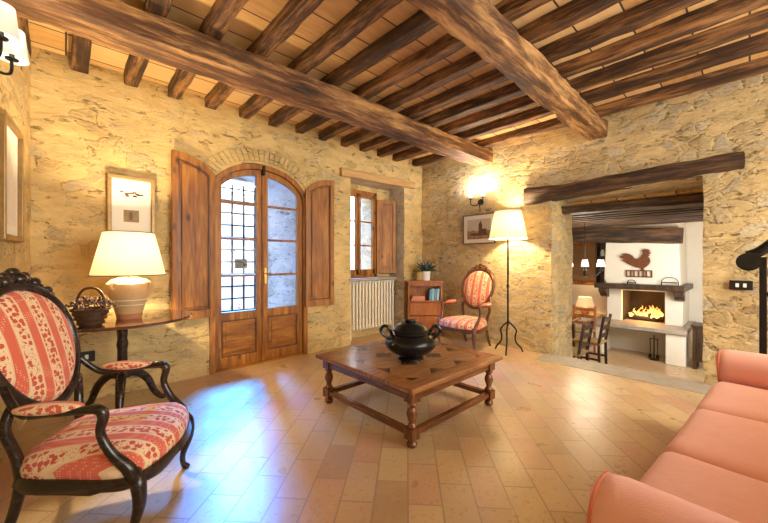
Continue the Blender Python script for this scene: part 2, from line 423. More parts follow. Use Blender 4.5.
# ------------------------------------------------------------------ structure
def jit(p, amp=.012, sc=3.2):
    p = Vector(p); n = noise.noise_vector(p*sc)+noise.noise_vector(p*sc*3.1)*.4
    return p+n*amp
ZC = 2.68
struct(MB().box(-1.2,-2.4,-.12, 4.20,4.24,0).build('floor', M['floor'], smooth=False))
struct(MB().box(4.17,.1,-.72, 4.52,1.7,-.2).build('floor_step', M['floor'], smooth=False))
struct(MB().box(4.50,.1,-.72, 4.86,1.7,-.4).build('floor_step', M['floor'], smooth=False))
struct(MB().box(4.84,-.6,-.72, 9.0,4.4,-.6).build('floor', M['floor'], smooth=False))
struct(MB().box(-1.2,-2.5,ZC, 4.9,4.2,ZC+.1).build('ceiling', M['planks'], smooth=False))
DX0, DX1, DXC = 1.02, 2.10, 1.56
def arch(x): return 1.77+.375*math.sqrt(max(0, 1-((x-DXC)/.54)**2))
YN = 3.58
w = MB()
def wn(x0, x1, z0, z1, y=YN, nu=None):
    nu = nu or max(2, int((x1-x0)/.07)); nv = 38
    f0 = z0 if callable(z0) else (lambda x: z0)
    w.patch(lambda u, v: jit((lerp(x0,x1,u), y, lerp(f0(lerp(x0,x1,u)), z1, v))), nu, nv)
wn(-.6, DX0, 0, 2.75); wn(DX0, DX1, arch, 2.75, nu=30); wn(DX1, 2.74, 0, 2.75); wn(2.74, 3.76, 2.22, 2.75); wn(3.76, 4.3, 0, 2.75)
# niche: back wall with window hole, jambs and head
YB = 3.90
WX0, WX1, WZ0, WZ1 = 2.78, 3.47, .87, 2.14
wn(2.6, WX0, -.01, 2.4, YB); wn(WX1, 3.95, -.01, 2.4, YB); wn(WX0, WX1, -.01, WZ0, YB); wn(WX0, WX1, WZ1, 2.4, YB)
w.build('wall_north', M['wall_n']); struct(bpy.data.objects['wall_north'])
j = MB()
j.patch(lambda u, v: jit((3.76, lerp(YN, YB+.02, u), lerp(0, 2.24, v))), 6, 34)
j.patch(lambda u, v: jit((2.74, lerp(YN, YB+.02, u), lerp(0, 2.24, v))), 6, 34, True)
j.patch(lambda u, v: jit((lerp(2.74, 3.76, u), lerp(YN, YB+.02, v), 2.22)), 16, 6)
# splayed reveal outside the door
def rv(u, v):
    # u along the arch outline, v outward
    if u < .3: x, z = DX0, lerp(0, 1.77, u/.3)
    elif u > .7: x, z = DX1, lerp(1.77, 0, (u-.7)/.3)
    else:
        a = PI*(1-(u-.3)/.4); x, z = DXC+.54*math.cos(a), 1.77+.375*math.sin(a)
    xo = lerp(1.16, 1.86, (x-DX0)/1.08)
    return jit((lerp(x, xo, v), lerp(YN, 4.22, v), lerp(z, z*.985, v)))
jd = MB(); jd.patch(rv, 90, 12)
jd.build('door_reveal', M['reveal']); struct(bpy.data.objects['door_reveal'])
# outer reveal of the window
for x in (WX0-.0, WX1):
    j.patch(lambda u, v, x=x: jit((x, lerp(YB, 4.22, u), lerp(WZ0, WZ1, v))), 5, 18)
j.patch(lambda u, v: jit((lerp(WX0,WX1,u), lerp(YB,4.22,v), WZ1)), 10, 5)
j.patch(lambda u, v: jit((lerp(WX0,WX1,u), lerp(YB,4.22,v), WZ0)), 10, 5)
j.build('wall_north_reveal', M['jamb']); struct(bpy.data.objects['wall_north_reveal'])
# outer skin of the north wall so no sky leaks in
sk = MB()
for x0, x1, z0, z1 in ((-1.2,1.16,-.1,2.78),(1.16,1.86,2.09,2.78),(1.86,WX0,-.1,2.78),(WX0,WX1,-.1,WZ0),(WX0,WX1,WZ1,2.78),(WX1,5.0,-.1,2.78)):
    sk.box(x0, 4.22, z0, x1, 4.30, z1)
sk.build('wall_north_outer', M['outside'], smooth=False); struct(bpy.data.objects['wall_north_outer'])
# brick arch over the french door
br = MB()
nb = 34
for k in range(nb):
    a = PI*(k+.5)/nb; a2 = .46*(PI/nb)
    def pt(an, e, d): return (DXC+(.55+e)*math.cos(an), YN-d, 1.77+(.385+e*.95)*math.sin(an))
    vs = [pt(a+q, e, d) for d in (.016, -.02) for q, e in ((-a2,.02),(a2,.02),(a2,.15),(-a2,.15))]
    br.add([jit(p, .004, 9) for p in vs], [(0,1,2,3),(4,7,6,5),(0,4,5,1),(1,5,6,2),(2,6,7,3),(3,7,4,0)])
struct(br.build('trim_1', M['wall_n'], smooth=False, bevel=.004))

# east wall with the wide opening to the dining room
XE = 4.17; OY0, OY1, OZ = .285, 1.585, 1.86
w = MB()
def we(y0, y1, z0, z1, amp=.02):
    w.patch(lambda u, v: jit((XE, lerp(y0,y1,u), lerp(z0,z1,v)), amp, 3.0), max(3, int((y1-y0)/.06)), max(4, int((z1-z0)/.06)), True)
we(OY1, 3.7, 0, 2.75); we(OY0, OY1, OZ, 2.75); we(-2.45, OY0, 0, 2.75)
w.patch(lambda u, v: jit((lerp(XE,4.86,u), OY1, lerp(-.6,OZ,v)), .02, 3.0), 11, 36, True)
w.patch(lambda u, v: jit((lerp(XE,4.86,u), OY0-.1*u, lerp(-.6,OZ,v)), .02, 3.0), 11, 36)
w.patch(lambda u, v: jit((lerp(XE,4.86,u), lerp(OY0-.12,OY1,v), OZ), .008, 3.0), 8, 20)
for y0, y1, z0, z1 in ((OY1+.03,3.7,-.1,2.75),(OY0-.15,OY1+.03,OZ+.03,2.75),(-2.45,OY0-.14,-.1,2.75)): w.box(4.205,y0,z0,4.79,y1,z1)
w.build('wall_east', M['wall_e']); struct(bpy.data.objects['wall_east'])
# dining side of that wall
w = MB(); w.box(4.80,OY1+.02,-.6,4.87,4.3,2.2); w.box(4.80,-.6,-.6,4.87,OY0-.12,2.2); w.box(4.80,OY0-.12,OZ+.02,4.87,OY1+.02,2.2)
struct(w.build('wall_dining_west', M['white_wall'], smooth=False))
struct(MB().box(8.62,-.6,-.6,8.72,4.4,2.2).build('wall_dining_east', M['white_wall'], smooth=False))
struct(MB().box(4.8,4.3,-.6,8.7,4.4,2.2).build('wall_dining_north', M['white_wall'], smooth=False))
struct(MB().box(4.8,-.4,-.6,8.7,-.3,2.2).build('wall_dining_south', M['white_wall'], smooth=False))
struct(MB().box(4.80,-.6,1.835,8.72,4.4,1.98).build('ceiling_dining', M['planks'], smooth=False))
# west wall, slightly out of square
WD = Vector((-.083, -1, 0)); WP = Vector((-.19, 3.58, 0))
def wp(y): return WP.x+(y-3.58)*.083
w = MB(); w.patch(lambda u, v: jit((wp(lerp(3.7,-2.5,u)), lerp(3.7,-2.5,u), lerp(0,2.75,v)), .008), 70, 34)
struct(w.build('wall_west', M['wall_n']))
# south wall behind the camera, with an opening added to let the fill light in
w = MB()
for x0, x1, z0, z1 in ((-1.2,.7,-.1,2.75),(.7,3.3,-.1,.75),(.7,3.3,2.4,2.75),(3.3,4.6,-.1,2.75)):
    w.box(x0,-2.45,z0,x1,-2.33,z1)
struct(w.build('wall_south', M['white_wall'], smooth=False))
struct(MB().box(3.86,.18,-.08,4.225,1.66,.006).build('trim_2', M['grey_stone'], smooth=False, bevel=.006))
# courtyard
struct(MB().box(-4,4.3,-.14,8,14,-.06).build('ground', M['grey_stone'], smooth=False))
cw = MB(); cw.patch(lambda u, v: jit((lerp(-1.5,4.75,u), 7.6, lerp(-.1,2.6,v)), .03), 40, 18)
struct(cw.build('courtyard_wall', M['outside']))

# ------------------------------------------------------------------ timber
def timber(p0, p1, w_, h_, seed, amp=.012, nseg=28, taper=0.0, bow=0.0, rnd=.35):
    mb = MB(); p0 = Vector(p0); p1 = Vector(p1); d = (p1-p0).normalized(); sd = d.cross(Vector((0,0,1))).normalized(); up = sd.cross(d)
    q = .88
    prof = [(-q,-1),(-.3,-1),(.3,-1),(q,-1),(1,-q),(1,-.3),(1,.3),(1,q),(q,1),(.3,1),(-.3,1),(-q,1),(-1,q),(-1,.3),(-1,-.3),(-1,-q)]
    vs = []; fs = []
    for i in range(nseg+1):
        t = i/nseg; c = p0.lerp(p1, t)+up*bow*math.sin(PI*t)+sd*noise.noise(Vector((t*3, seed, 1)))*amp*1.5
        sw = 1-taper*t
        for a, b in prof:
            p = c+sd*a*w_/2*sw+up*b*h_/2*sw
            nn = noise.noise(Vector((p.x*4+seed*7, p.y*4, p.z*9)))*amp+noise.noise(Vector((p.x*11, p.y*11+seed*3, p.z*26)))*amp*.8
            p = p+(sd*a+up*b).normalized()*nn
            vs.append(p)
    n = 16
    for i in range(nseg):
        for k in range(n):
            l = (k+1) % n; fs.append((i*n+k, i*n+l, (i+1)*n+l, (i+1)*n+k))
    fs.append(tuple(range(n))[::-1]); fs.append(tuple(nseg*n+k for k in range(n)))
    mb.add(vs, fs)
    return mb
# note: rafters are modelled at the origin axis so their grain runs along them
tag(timber((-.75,2.575,2.50), (4.30,2.47,2.50), .25, .175, 1.3, .016, 60).build('ceiling_beam', M['beam'], angle=38),
    'long heavy timber beam crossing the ceiling beside the french door wall', 'beam')
tag(timber((-1.0,1.105,2.50), (4.27,1.105,2.50), .175, .18, 5.1, .016, 60).build('ceiling_beam', M['beam'], angle=38),
    'heavy timber beam overhead in the middle of the room, ending above the dining opening', 'beam')
ORD = ['first','second','third','fourth','fifth','sixth','seventh','eighth','ninth','tenth','eleventh','twelfth','thirteenth','fourteenth']
for k in range(14):
    x = -.235+.317*k
    if k == 13: x = 3.99
    o = timber((x,3.62,2.635), (x+random.Random(k).uniform(-.02,.02),-2.38,2.635), .098, .096, 11+k*1.7, .010, 56).build('ceiling_rafter', M['beam_y'], angle=38)
    if k < 7: lab = 'rough ceiling rafter above the beams, %s from the left wall' % ORD[k]
    else: lab = 'rough ceiling rafter above the beams, %s from the dining room wall' % ORD[13-k]
    tag(o, lab, 'rafter', 'rafters of the ceiling')

# ------------------------------------------------------------------ french door
door = bpy.data.objects.new('door_1', None); COL.objects.link(door); door.location = (DXC, 3.61, 0); struct(door)
def arc_pts(hw, zs, hr, n=24, x0=-1, x1=1):
    out = []
    for i in range(n+1):
        a = lerp(math.acos(max(-1,min(1,x0))), math.acos(max(-1,min(1,x1))), i/n)
        out.append((hw*math.cos(a), zs+hr*math.sin(a)))
    return out
def ring(outer, inner, y0, y1):
    mb = MB(); n = len(outer)
    vs = [(a,y0,b) for a,b in outer]+[(a,y0,b) for a,b in inner]+[(a,y1,b) for a,b in outer]+[(a,y1,b) for a,b in inner]
    fs = []
    for i in range(n-1):
        fs += [(i,i+1,n+i+1,n+i), (2*n+i,3*n+i,3*n+i+1,2*n+i+1), (i,2*n+i,2*n+i+1,i+1), (n+i,n+i+1,3*n+i+1,3*n+i)]
    fs += [(0,n,3*n,2*n), (n-1,3*n-1,4*n-1,2*n-1)]
    return mb.add(vs, fs)
outer = [(-.54,0)]+arc_pts(.54,1.77,.375)+[(.54,0)]
inner = [(-.485,0)]+arc_pts(.485,1.765,.325)+[(.485,0)]
ring(outer, inner, -.03, .06).build('door_frame', M['pine'], door, bevel=.004)
MB().box(-.49,-.02,0,.49,.06,.022).build('threshold', M['pine_x'], door, smooth=False)
def leaf(sg):
    zs, hr, hw = 1.765, .322, .482
    E = lambda x: zs+hr*math.sqrt(max(0, 1-(x/hw)**2))
    lf = MB(); st = .062
    xs = lambda x: sg*x
    # stiles
    for a0, a1 in ((.004, .062), (.482-st, .482)):
        n = 6
        top = [(xs(lerp(a0,a1,i/n)), E(lerp(a0,a1,i/n))) for i in range(n+1)]
        lf.prism([(xs(a0),.02)]+[(xs(a1),.02)]+top[::-1], .0, .045, lambda a,b,d: (a,d,b))
    # head rail following the arch, bottom rails
    n = 14; xa = [lerp(.062,.482-st,i/n) for i in range(n+1)]
    lf.prism([(xs(x), E(x)) for x in xa]+[(xs(x), E(x)-.062) for x in xa[::-1]], .002, .043, lambda a,b,d: (a,d,b))
    for z0, z1 in ((.02,.13),(.50,.585)):
        lf.box(min(xs(.06),xs(.425)),.002,z0,max(xs(.06),xs(.425)),.043,z1)
    for zc in (.955,1.335,1.705):
        lf.box(min(xs(.06),xs(.425)),.006,zc-.012,max(xs(.06),xs(.425)),.040,zc+.012)
    o = lf.build('door_leaf', M['pine'], door, smooth=False, bevel=.003)
    x0, x1 = sorted((xs(.062), xs(.42)))
    pn = MB().box(x0,.015,.13,x1,.034,.50)
    pn.box(x0+.045,.004,.175,x1-.045,.03,.455)
    q_ = lambda e: [(x0+e,.13+e),(x1-e,.13+e),(x1-e,.50-e),(x0+e,.50-e),(x0+e,.13+e)]
    ring(q_(0),q_(.012),.004,.016).build('panel_shade_line', M['mahogany'], o, smooth=False)  # dark strip painted in as the shade of the panel groove
    pn.build('door_panel', M['pine_x'], o, smooth=False, bevel=.010)
    zb = .585
    for k, zt in enumerate((.943,1.323,1.693)):
        MB().box(x0,.020,zb,x1,.024,zt).build('pane', M['glass'], o, smooth=False); zb = zt+.024
    top = [(xs(x), E(x)-.06) for x in xa]
    MB().prism([(xs(.062),zb),(xs(.42),zb)]+top[::-1], .020, .024, lambda a,b,d:(a,d,b)).build('pane', M['glass'], o, smooth=False)
    return o
la = leaf(-1); lb = leaf(1)
hd = MB().box(.018,-.012,.86,.046,.004,1.03); hd.build('handle_plate', M['brass'], lb, bevel=.003)
MB().tube(cat([(.032,-.008,.97),(.032,-.045,.97),(.06,-.05,.968),(.115,-.05,.96)],5), .008, 8).build('door_handle', M['brass'], lb)
MB().tube([(0,-.006,.03),(0,-.006,2.06)], .011, 8).build('meeting_bead', M['pine'], lb)
MB().box(-.014,-.05,2.03,.014,0,2.13).build('bolt_keep', M['iron'], door, bevel=.003)
def shutter(sg):
    # panel hinged at the door edge and folded back on the wall, tall side outward
    e = bpy.data.objects.new('door_shutter', None)
    wd = .375; E = lambda s: 1.80+.30*math.sqrt(max(0, 1-((wd-s)/.425)**2)) if s < wd else 2.10
    zb = .565
    fr = MB(); n = 14; ss = [wd*i/n for i in range(n+1)]
    o2 = [(s, E(s)) for s in ss]
    def P(s, b, d): return (sg*s, d, b)
    s0, s1 = .05, wd-.05
    ins = [lerp(s0,s1,i/n) for i in range(n+1)]
    # stiles, rails, raised panel
    fr.prism([(0,zb),(s0,zb)]+[(s, E(s)) for s in (s0, s0*.66, s0*.33, 0)], 0, .03, P)
    fr.prism([(s1,zb),(wd,zb)]+[(s, E(s)) for s in (wd, lerp(s1,wd,.5), s1)], 0, .03, P)
    fr.box(*sorted((sg*s0, sg*s1))[:1], 0.001, zb, sorted((sg*s0, sg*s1))[1], .029, zb+.075)
    fr.prism([(s,E(s)) for s in ins]+[(s,E(s)-.065) for s in ins[::-1]], .001, .029, P)
    o = fr.build('door_shutter', M['pine'], door, smooth=False, bevel=.003)
    pn = MB(); pn.prism([(s0,zb+.07),(s1,zb+.07)]+[(s,E(s)-.06) for s in ins[::-1]], .019, .025, P)
    i2 = [lerp(s0+.03,s1-.03,i/n) for i in range(n+1)]
    pn.prism([(s0+.03,zb+.11),(s1-.03,zb+.11)]+[(s,E(s)-.10) for s in i2[::-1]], .003, .022, P)
    pn.build('shutter_panel', M['pine'], o, smooth=False, bevel=.014, seg=1)
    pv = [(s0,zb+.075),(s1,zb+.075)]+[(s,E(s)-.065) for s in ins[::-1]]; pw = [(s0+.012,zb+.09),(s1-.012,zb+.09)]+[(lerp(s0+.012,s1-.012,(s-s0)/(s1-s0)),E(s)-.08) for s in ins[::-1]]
    pv.append(pv[0]); pw.append(pw[0]); md = ring([(sg*a_,c_) for a_,c_ in pv],[(sg*a_,c_) for a_,c_ in pw],.006,.02); md.build('panel_shade_line', M['mahogany'], o, smooth=False)  # dark ring standing in for groove shade around the shutter panel
    o.location = (sg*.495, -.065, 0); o.rotation_euler = (0,0, sg*R(-6))
    return o
shutter(-1); shutter(1)

# iron grille on the outer face
g = thing('iron_grille', 'black iron grille gate outside behind the left glazed door leaf', 'grille', (1.51, 4.19, 0))
gb = MB()
for k in range(6): x = -.34+k*.136; gb.tube([(x,0,-.02),(x,0,2.02)], .011, 6)
gb.build('grille_bars', M['iron'], g)
gh = MB()
for k in range(14): z = .08+k*.145; gh.tube([(-.35,0,z),(.35,0,z)], .009, 6)
gh.build('grille_crossbars', M['iron'], g)
MB().box(-.03,-.025,1.02,.10,.025,1.13).build('lock_box', M['iron'], g, bevel=.005)

# window in the niche
win = bpy.data.objects.new('window_1', None); COL.objects.link(win); win.location = (WX0, YB, 0); struct(win)
WW = WX1-WX0
f = MB(); f.box(0,-.02,WZ0,.045,.05,WZ1); f.box(WW-.045,-.02,WZ0,WW,.05,WZ1); f.box(0,-.02,WZ1-.05,WW,.05,WZ1); f.box(0,-.02,WZ0,WW,.05,WZ0+.045)
f.build('window_frame', M['pine'], win, smooth=False, bevel=.004)
def sash(x0, x1):
    s = MB(); z0, z1 = WZ0+.045, WZ1-.05; y0, y1 = -.028, .018
    s.box(x0,y0,z0,x0+.045,y1,z1); s.box(x1-.045,y0,z0,x1,y1,z1); s.box(x0,y0,z1-.055,x1,y1,z1); s.box(x0,y0,z0,x1,y1,z0+.07)
    hh = (z1-.055-z0-.07)/3
    for k in (1,2): s.box(x0+.04,y0+.008,z0+.07+hh*k-.011,x1-.04,y1-.008,z0+.07+hh*k+.011)
    o = s.build('sash', M['pine'], win, smooth=False, bevel=.004)
    for k in range(3):
        MB().box(x0+.04,-.004,z0+.07+hh*k+.01,x1-.04,0,z0+.07+hh*(k+1)-.01).build('pane', M['glass'], o, smooth=False)
    return o
sash(.045, .325)
s2 = sash(.325, WW-.045)
MB().tube([(.325,-.034,WZ0+.06),(.325,-.034,WZ1-.07)], .012, 8).build('espagnolette', M['pine'], win)
sh = MB(); hw = .31
sh.box(0,0,0,.05,.028,1.12); sh.box(hw-.05,0,0,hw,.028,1.12); sh.box(.05,.001,0,hw-.05,.027,.07); sh.box(.05,.001,1.05,hw-.05,.027,1.12)
so = sh.build('window_shutter', M['pine'], win, smooth=False, bevel=.004)
sp = MB().box(.05,.009,.07,hw-.05,.019,1.05); sp.box(.085,.0,.11,hw-.085,.026,1.01); sp.build('shutter_panel', M['pine'], so, smooth=False, bevel=.007)
so.location = (WW-.025,-.045,WZ0+.05); so.rotation_euler = (0,0,R(-24))
MB().box(-.035,-.17,WZ0-.05,WW+.28,.03,WZ0-.005).build('window_sill', M['grey_stone'], win, smooth=False, bevel=.012)
ln = timber((2.56,3.57,2.245), (3.95,3.57,2.275), .09, .10, 3.3, .006, 20, rnd=.18).build('window_lintel', M['pine_pale'])
tag(ln, 'pale wooden lintel board over the window niche', 'lintel')

# ------------------------------------------------------------------ opening lintels and dining room beams
lt = MB(); Yl = [1.89,1.82,1.72,1.55,1.3,1.0,.7,.4,.15,.03]
zb_ = [1.80,1.795,1.80,1.815,1.83,1.845,1.86,1.87,1.875,1.885]; zt_ = [2.0,2.005,2.0,1.985,1.985,1.995,2.005,2.015,2.02,2.02]
n = 14; vs = []; fs = []
NL = 40
for i in range(NL+1):
    y = lerp(1.89,.03,i/NL)
    q = next(k for k in range(len(Yl)-1) if Yl[k] >= y >= Yl[k+1]-1e-9); t = (Yl[q]-y)/(Yl[q]-Yl[q+1])
    b0, t0 = lerp(zb_[q],zb_[q+1],t), lerp(zt_[q],zt_[q+1],t); zc = (b0+t0)/2; hh = (t0-b0)/2
    for k in range(n):
        a = 2*PI*(k+.5)/n; ca, sa = math.cos(a), math.sin(a)
        px = 4.20+math.copysign(abs(ca)**.5, ca)*.12; pz = zc+math.copysign(abs(sa)**.5, sa)*hh
        nn = noise.noise(Vector((y*6, k*.6, 2)))*.014
        vs.append((px+ca*nn, y+noise.noise(Vector((px*9,pz*9,3)))*.01, pz+sa*nn))
for i in range(NL):
    for k in range(n): l = (k+1) % n; fs.append((i*n+k,i*n+l,(i+1)*n+l,(i+1)*n+k))
fs.append(tuple(range(n))); fs.append(tuple(NL*n+k for k in range(n))[::-1])
tag(MB().add(vs, fs).build('wooden_lintel', M['beam_dark'], angle=60), 'gnarled dark timber lintel over the opening to the dining room', 'lintel')
tag(timber((4.55,1.66,1.735),(4.55,.14,1.70), .16, .09, 8.8, .012, 20).build('inner_lintel', M['beam_dark']), 'thinner dark timber beam just behind the rough opening lintel', 'lintel')
for k in range(10):
    x = 4.95+k*.25
    tag(timber((x,4.28,1.775),(x,-.28,1.775), .10, .10, 40+k*2.1, .008, 24).build('dining_rafter', M['beam_dark']),
        'dark low rafter of the dining room ceiling, %s behind the opening' % ORD[k], 'rafter', 'rafters of the dining room')
tag(timber((7.47,3.9,1.70),(7.50,.76,1.53), .20, .26, 61, .012, 30).build('chimney_beam', M['beam_dark']), 'thick brown beam across the top of the white chimney hood', 'beam')

# ------------------------------------------------------------------ fireplace
fp = thing('fireplace', 'white plastered fireplace with raised hearth and wooden mantel in the dining room', 'fireplace', (7.7,1.3,-.6))
Lz = .6
def fb(mb, x0,y0,z0,x1,y1,z1): mb.box(x0-7.7,y0-1.3,z0+Lz,x1-7.7,y1-1.3,z1+Lz)
b = MB(); fb(b,7.72,.78,-.02,8.6,1.02,.60); fb(b,7.72,1.66,-.02,8.6,1.90,.60); fb(b,7.72,1.0,.56,8.6,1.7,.60)
b.build('chimney_breast', M['white_wall'], fp, smooth=False, bevel=.01)
b = MB(); hv = [(7.60,.80),(7.60,1.92),(8.6,1.92),(8.6,.80)]
b.add([(x-7.7+0.0,y-1.3,.69+Lz) for x,y in hv]+[(x-7.7+(.06 if x < 8 else 0),y-1.3+(.03 if y<1 else -.03),1.83+Lz) for x,y in hv], [(0,1,2,3),(7,6,5,4),(0,4,5,1),(1,5,6,2),(2,6,7,3),(3,7,4,0)])
b.build('chimney_hood', M['white_wall'], fp, smooth=False, bevel=.01)
b = MB(); fb(b,8.45,1.0,-.02,8.58,1.68,.58); fb(b,7.80,1.0,-.02,8.5,1.025,.58); fb(b,7.80,1.655,-.02,8.5,1.68,.58)
b.build('firebox', M['soot'], fp, smooth=False)
b = MB(); fb(b,7.20,.68,-.085,8.6,2.10,-.02); b.build('hearth_slab', M['grey_stone'], fp, smooth=False, bevel=.01)
for y0, y1 in ((.70,.95),(1.85,2.08)):
    b = MB(); fb(b,7.25,y0,-.6,8.6,y1,-.085); b.build('hearth_pier', M['white_wall'], fp, smooth=False, bevel=.01)
b = MB(); fb(b,7.9,.95,-.6,8.0,1.85,-.085); b.build('hearth_back', M['white_wall'], fp, smooth=False)
b = MB(); fb(b,7.45,.72,.595,8.6,2.05,.69); b.build('mantel', M['oak_dark'], fp, smooth=False, bevel=.012)
for y0 in (.75,1.86):
    prof = [(7.50,.60),(7.50,.53),(7.56,.50),(7.60,.45),(7.68,.42),(7.74,.42),(7.74,.60)]
    b = MB().prism([(x-7.7,z+Lz) for x,z in prof], y0-1.3, y0+.13-1.3, lambda a,c,d:(a,d,c)); b.build('mantel_bracket', M['oak_dark'], fp, smooth=False, bevel=.006)
# logs, flames
for k,(p0,p1,r,lb) in enumerate([((8.0,1.08,.02),(8.02,1.60,.02),.05,'charred log lying at the front of the burning fire'),((8.2,1.12,.03),(8.18,1.6,.03),.055,'charred log lying at the back of the burning fire'),((8.0,1.25,.09),(8.25,1.45,.14),.04,'charred log leaning across the top of the burning fire')]):
    m_ = MB(); pts = [Vector(p0).lerp(Vector(p1), i/8) for i in range(9)]
    m_.tube([jit(p,.012,9) for p in pts], [r*(1+.15*noise.noise(Vector((i*.9,k,0)))) for i in range(9)], 9)
    o = m_.build('firewood_log', M['ash']); tag(o, lb, 'log', 'logs in the fire')
fl = MB(); rr = random.Random(4)
for k in range(30):
    x = rr.uniform(7.95,8.3); y = 1.30+rr.gauss(0,.11); y = min(max(y,1.08),1.6); h = rr.uniform(.10,.33)*(1-abs(y-1.32)/.40); wd = rr.uniform(.014,.032)
    q = [(x-8.1+rr.uniform(-.01,.01), y-1.33+.02*math.sin(i*1.3+k), h*i/5) for i in range(6)]
    fl.tube(cat(q,3), radii([wd*.7,wd,wd*.8,wd*.5,wd*.25,.002], 16), 7)
fo = fl.build('fire', M['fire']); fo.location = (8.1,1.33,.05); tag(fo, 'orange flames burning in the open fireplace', 'fire', kind='stuff')
point('fire_glow', (7.95,1.33,.28), 14, (1.0,.45,.12), .12)
# rooster of rusty sheet metal on the hood
rt = thing('metal_rooster', 'rusty metal rooster silhouette hung on the white chimney hood', 'ornament', (7.60,1.38,.815))
RC = [(385,283),(384,276),(372,274),(360,268),(350,262),(343,257),(336,252),(342,249),(332,244),(333,238),(341,240),(337,234),(346,231),(356,233),(364,239),(369,247),(376,249),(383,244),(388,235),(390,228),(386,225),(388,221),(392,223),(394,218),(398,222),(402,219),(403,223),(408,224),(404,228),(410,232),(404,234),(405,240),(401,240),(406,249),(407,257),(403,266),(396,273),(391,276),(392,283)]
RO = [((378-x)*.0061*1.0, (303-y)*.0061) for x, y in RC]
MB().prism(RO, -.018, -.006, lambda a,c_,d:(d,a,c_)).build('rooster_body', M['rust'], rt, smooth=False)
b = MB(); b.box(-.018,-.205,0,-.006,.185,.018); b.box(-.018,-.205,.11,-.006,.185,.128)
for y in (-.205,-.13,-.085,-.02,.05,.10,.165): b.box(-.018,y,.01,-.006,y+.022,.12)
b.build('rooster_plinth', M['rust'], rt, smooth=False)
# trivets on the mantel
def trivet(y, wd, h, label):
    t = thing('iron_trivet', label, 'trivet', (7.53,y,.69), 0, 'iron stands on the mantel')
    b = MB(); b.tube(cat([(0,-wd,0),(0,-wd,h*.55),(0,-wd*.5,h),(0,wd*.5,h),(0,wd,h*.55),(0,wd,0)],4), .006, 6); b.build('hoop', M['iron'], t)
    b = MB(); b.box(-.03,-wd,h*.35,.03,wd,h*.35+.012); b.tube([(.03,-wd,0),(.03,-wd,h*.36)],.005,6); b.tube([(.03,wd,0),(.03,wd,h*.36)],.005,6); b.build('shelf', M['iron'], t)
trivet(.93,.11,.13,'largest iron trivet at the right end of the mantel')
trivet(1.47,.06,.07,'small iron trivet on the mantel below the rooster')
trivet(1.93,.05,.07,'small iron trivet at the left end of the mantel')
# fire tools
ft = thing('fire_tool_set', 'black iron fire tools hanging on a stand under the raised hearth', 'fire tools', (7.45,1.13,-.6))
b = MB(); b.lathe([(.07,0),(.07,.012),(.01,.02),(.008,.40),(.012,.42)],12); b.tube([(0,-.06,.36),(0,.06,.36)],.006,6); b.build('stand', M['iron'], ft)
for y in (-.05,.05):
    b = MB(); b.tube([(-.02,y,.06),(-.02,y,.37)],.006,6); b.box(-.03,y-.022,.03,-.012,y+.022,.09); b.build('fire_tool', M['iron'], ft)

# dining table, chairs
dt = thing('dining_table', 'wooden dining table at the left of the dining room', 'table', (5.75,2.42,-.6))
MB().box(-.78,-.44,.70,.78,.44,.74).build('tabletop', M['walnut'], dt, smooth=False, bevel=.006)
MB().box(-.68,-.35,.61,.68,.35,.70).build('apron', M['walnut'], dt, smooth=False)
for sx in (-.66,.66):
    for sy in (-.33,.33): MB().box(sx-.035,sy-.035,0,sx+.035,sy+.035,.62).build('leg', M['walnut_z'], dt, smooth=False, bevel=.004)
def dchair(loc, rz, label, wood):
    t = thing('dining_chair', label, 'chair', loc, rz, 'dark chairs around the dining table')
    MB().box(-.2,-.2,.42,.2,.2,.455).build('seat', M['straw'], t, smooth=False, bevel=.01)
    for s in (-1,1):
        MB().box(.16,s*.18-.018,0,.196,s*.18+.018,.43).build('front_leg', wood, t, smooth=False, bevel=.003)
        MB().tube([(-.19,s*.18,0),(-.18,s*.18,.44),(-.25,s*.18,.87)],.021,6).build('back_post', wood, t, smooth=False)
    b = MB()
    for z, x in ((.55,-.195),(.68,-.217),(.80,-.238)): b.box(x-.010,-.18,z-.028,x+.010,.18,z+.028)
    b.build('back_slats', wood, t, smooth=False, bevel=.003)
    b = MB(); b.box(-.19,-.19,.18,.19,-.17,.21); b.box(-.19,.17,.18,.19,.19,.21); b.box(.165,-.18,.26,.185,.18,.285); b.build('stretchers', wood, t, smooth=False)
dchair((5.22,1.75,-.6), R(90), 'dark ladder-back dining chair nearest the opening, left of the two side chairs', M['oak_dark'])
dchair((6.12,1.75,-.6), R(90), 'dark ladder-back dining chair nearer the fire, right of the two side chairs', M['oak_dark'])
dchair((6.9,2.12,-.6), R(180), 'brown dining chair at the far end of the dining table', M['cherry'])
# sideboard with lamp, mirror, wall shelf, chandelier, dark cabinet
sb = thing('sideboard', 'low white sideboard against the far dining room wall', 'sideboard', (8.3,2.65,-.6))
MB().box(-.3,-.45,.04,.3,.45,.52).build('carcass', M['white_wall'], sb, smooth=False, bevel=.008)
MB().box(-.32,-.47,.52,.31,.47,.55).build('top', M['pine_pale'], sb, smooth=False, bevel=.006)
for y in (-.225,.225): MB().box(-.312,y-.21,.07,-.298,y+.21,.50).build('door', M['mat_white'], sb, smooth=False, bevel=.004)
dl = thing('table_lamp', 'small lamp with orange shade on the dining room sideboard', 'lamp', (8.22,2.43,-.05))
MB().lathe([(.06,0),(.07,.02),(.09,.08),(.07,.14),(.025,.17),(.02,.24)],16).build('lamp_base', M['terracotta'], dl)
MB().lathe([(.18,.18),(.12,.38)],24,cap=False).build('lamp_shade', M['shade_orange'], dl)
point('dining_lamp_bulb', (8.22,2.43,.25), 5, WARM, .05)
mi = thing('wall_picture', 'brown framed dark picture on the far dining room wall behind the chandelier', 'picture', (8.6,2.75,1.05))
b = MB()
for a in ((-.5,-.48,.5,-.40),(-.5,.40,.5,.48)): b.box(-.03,a[0],a[1],0,a[2],a[3])
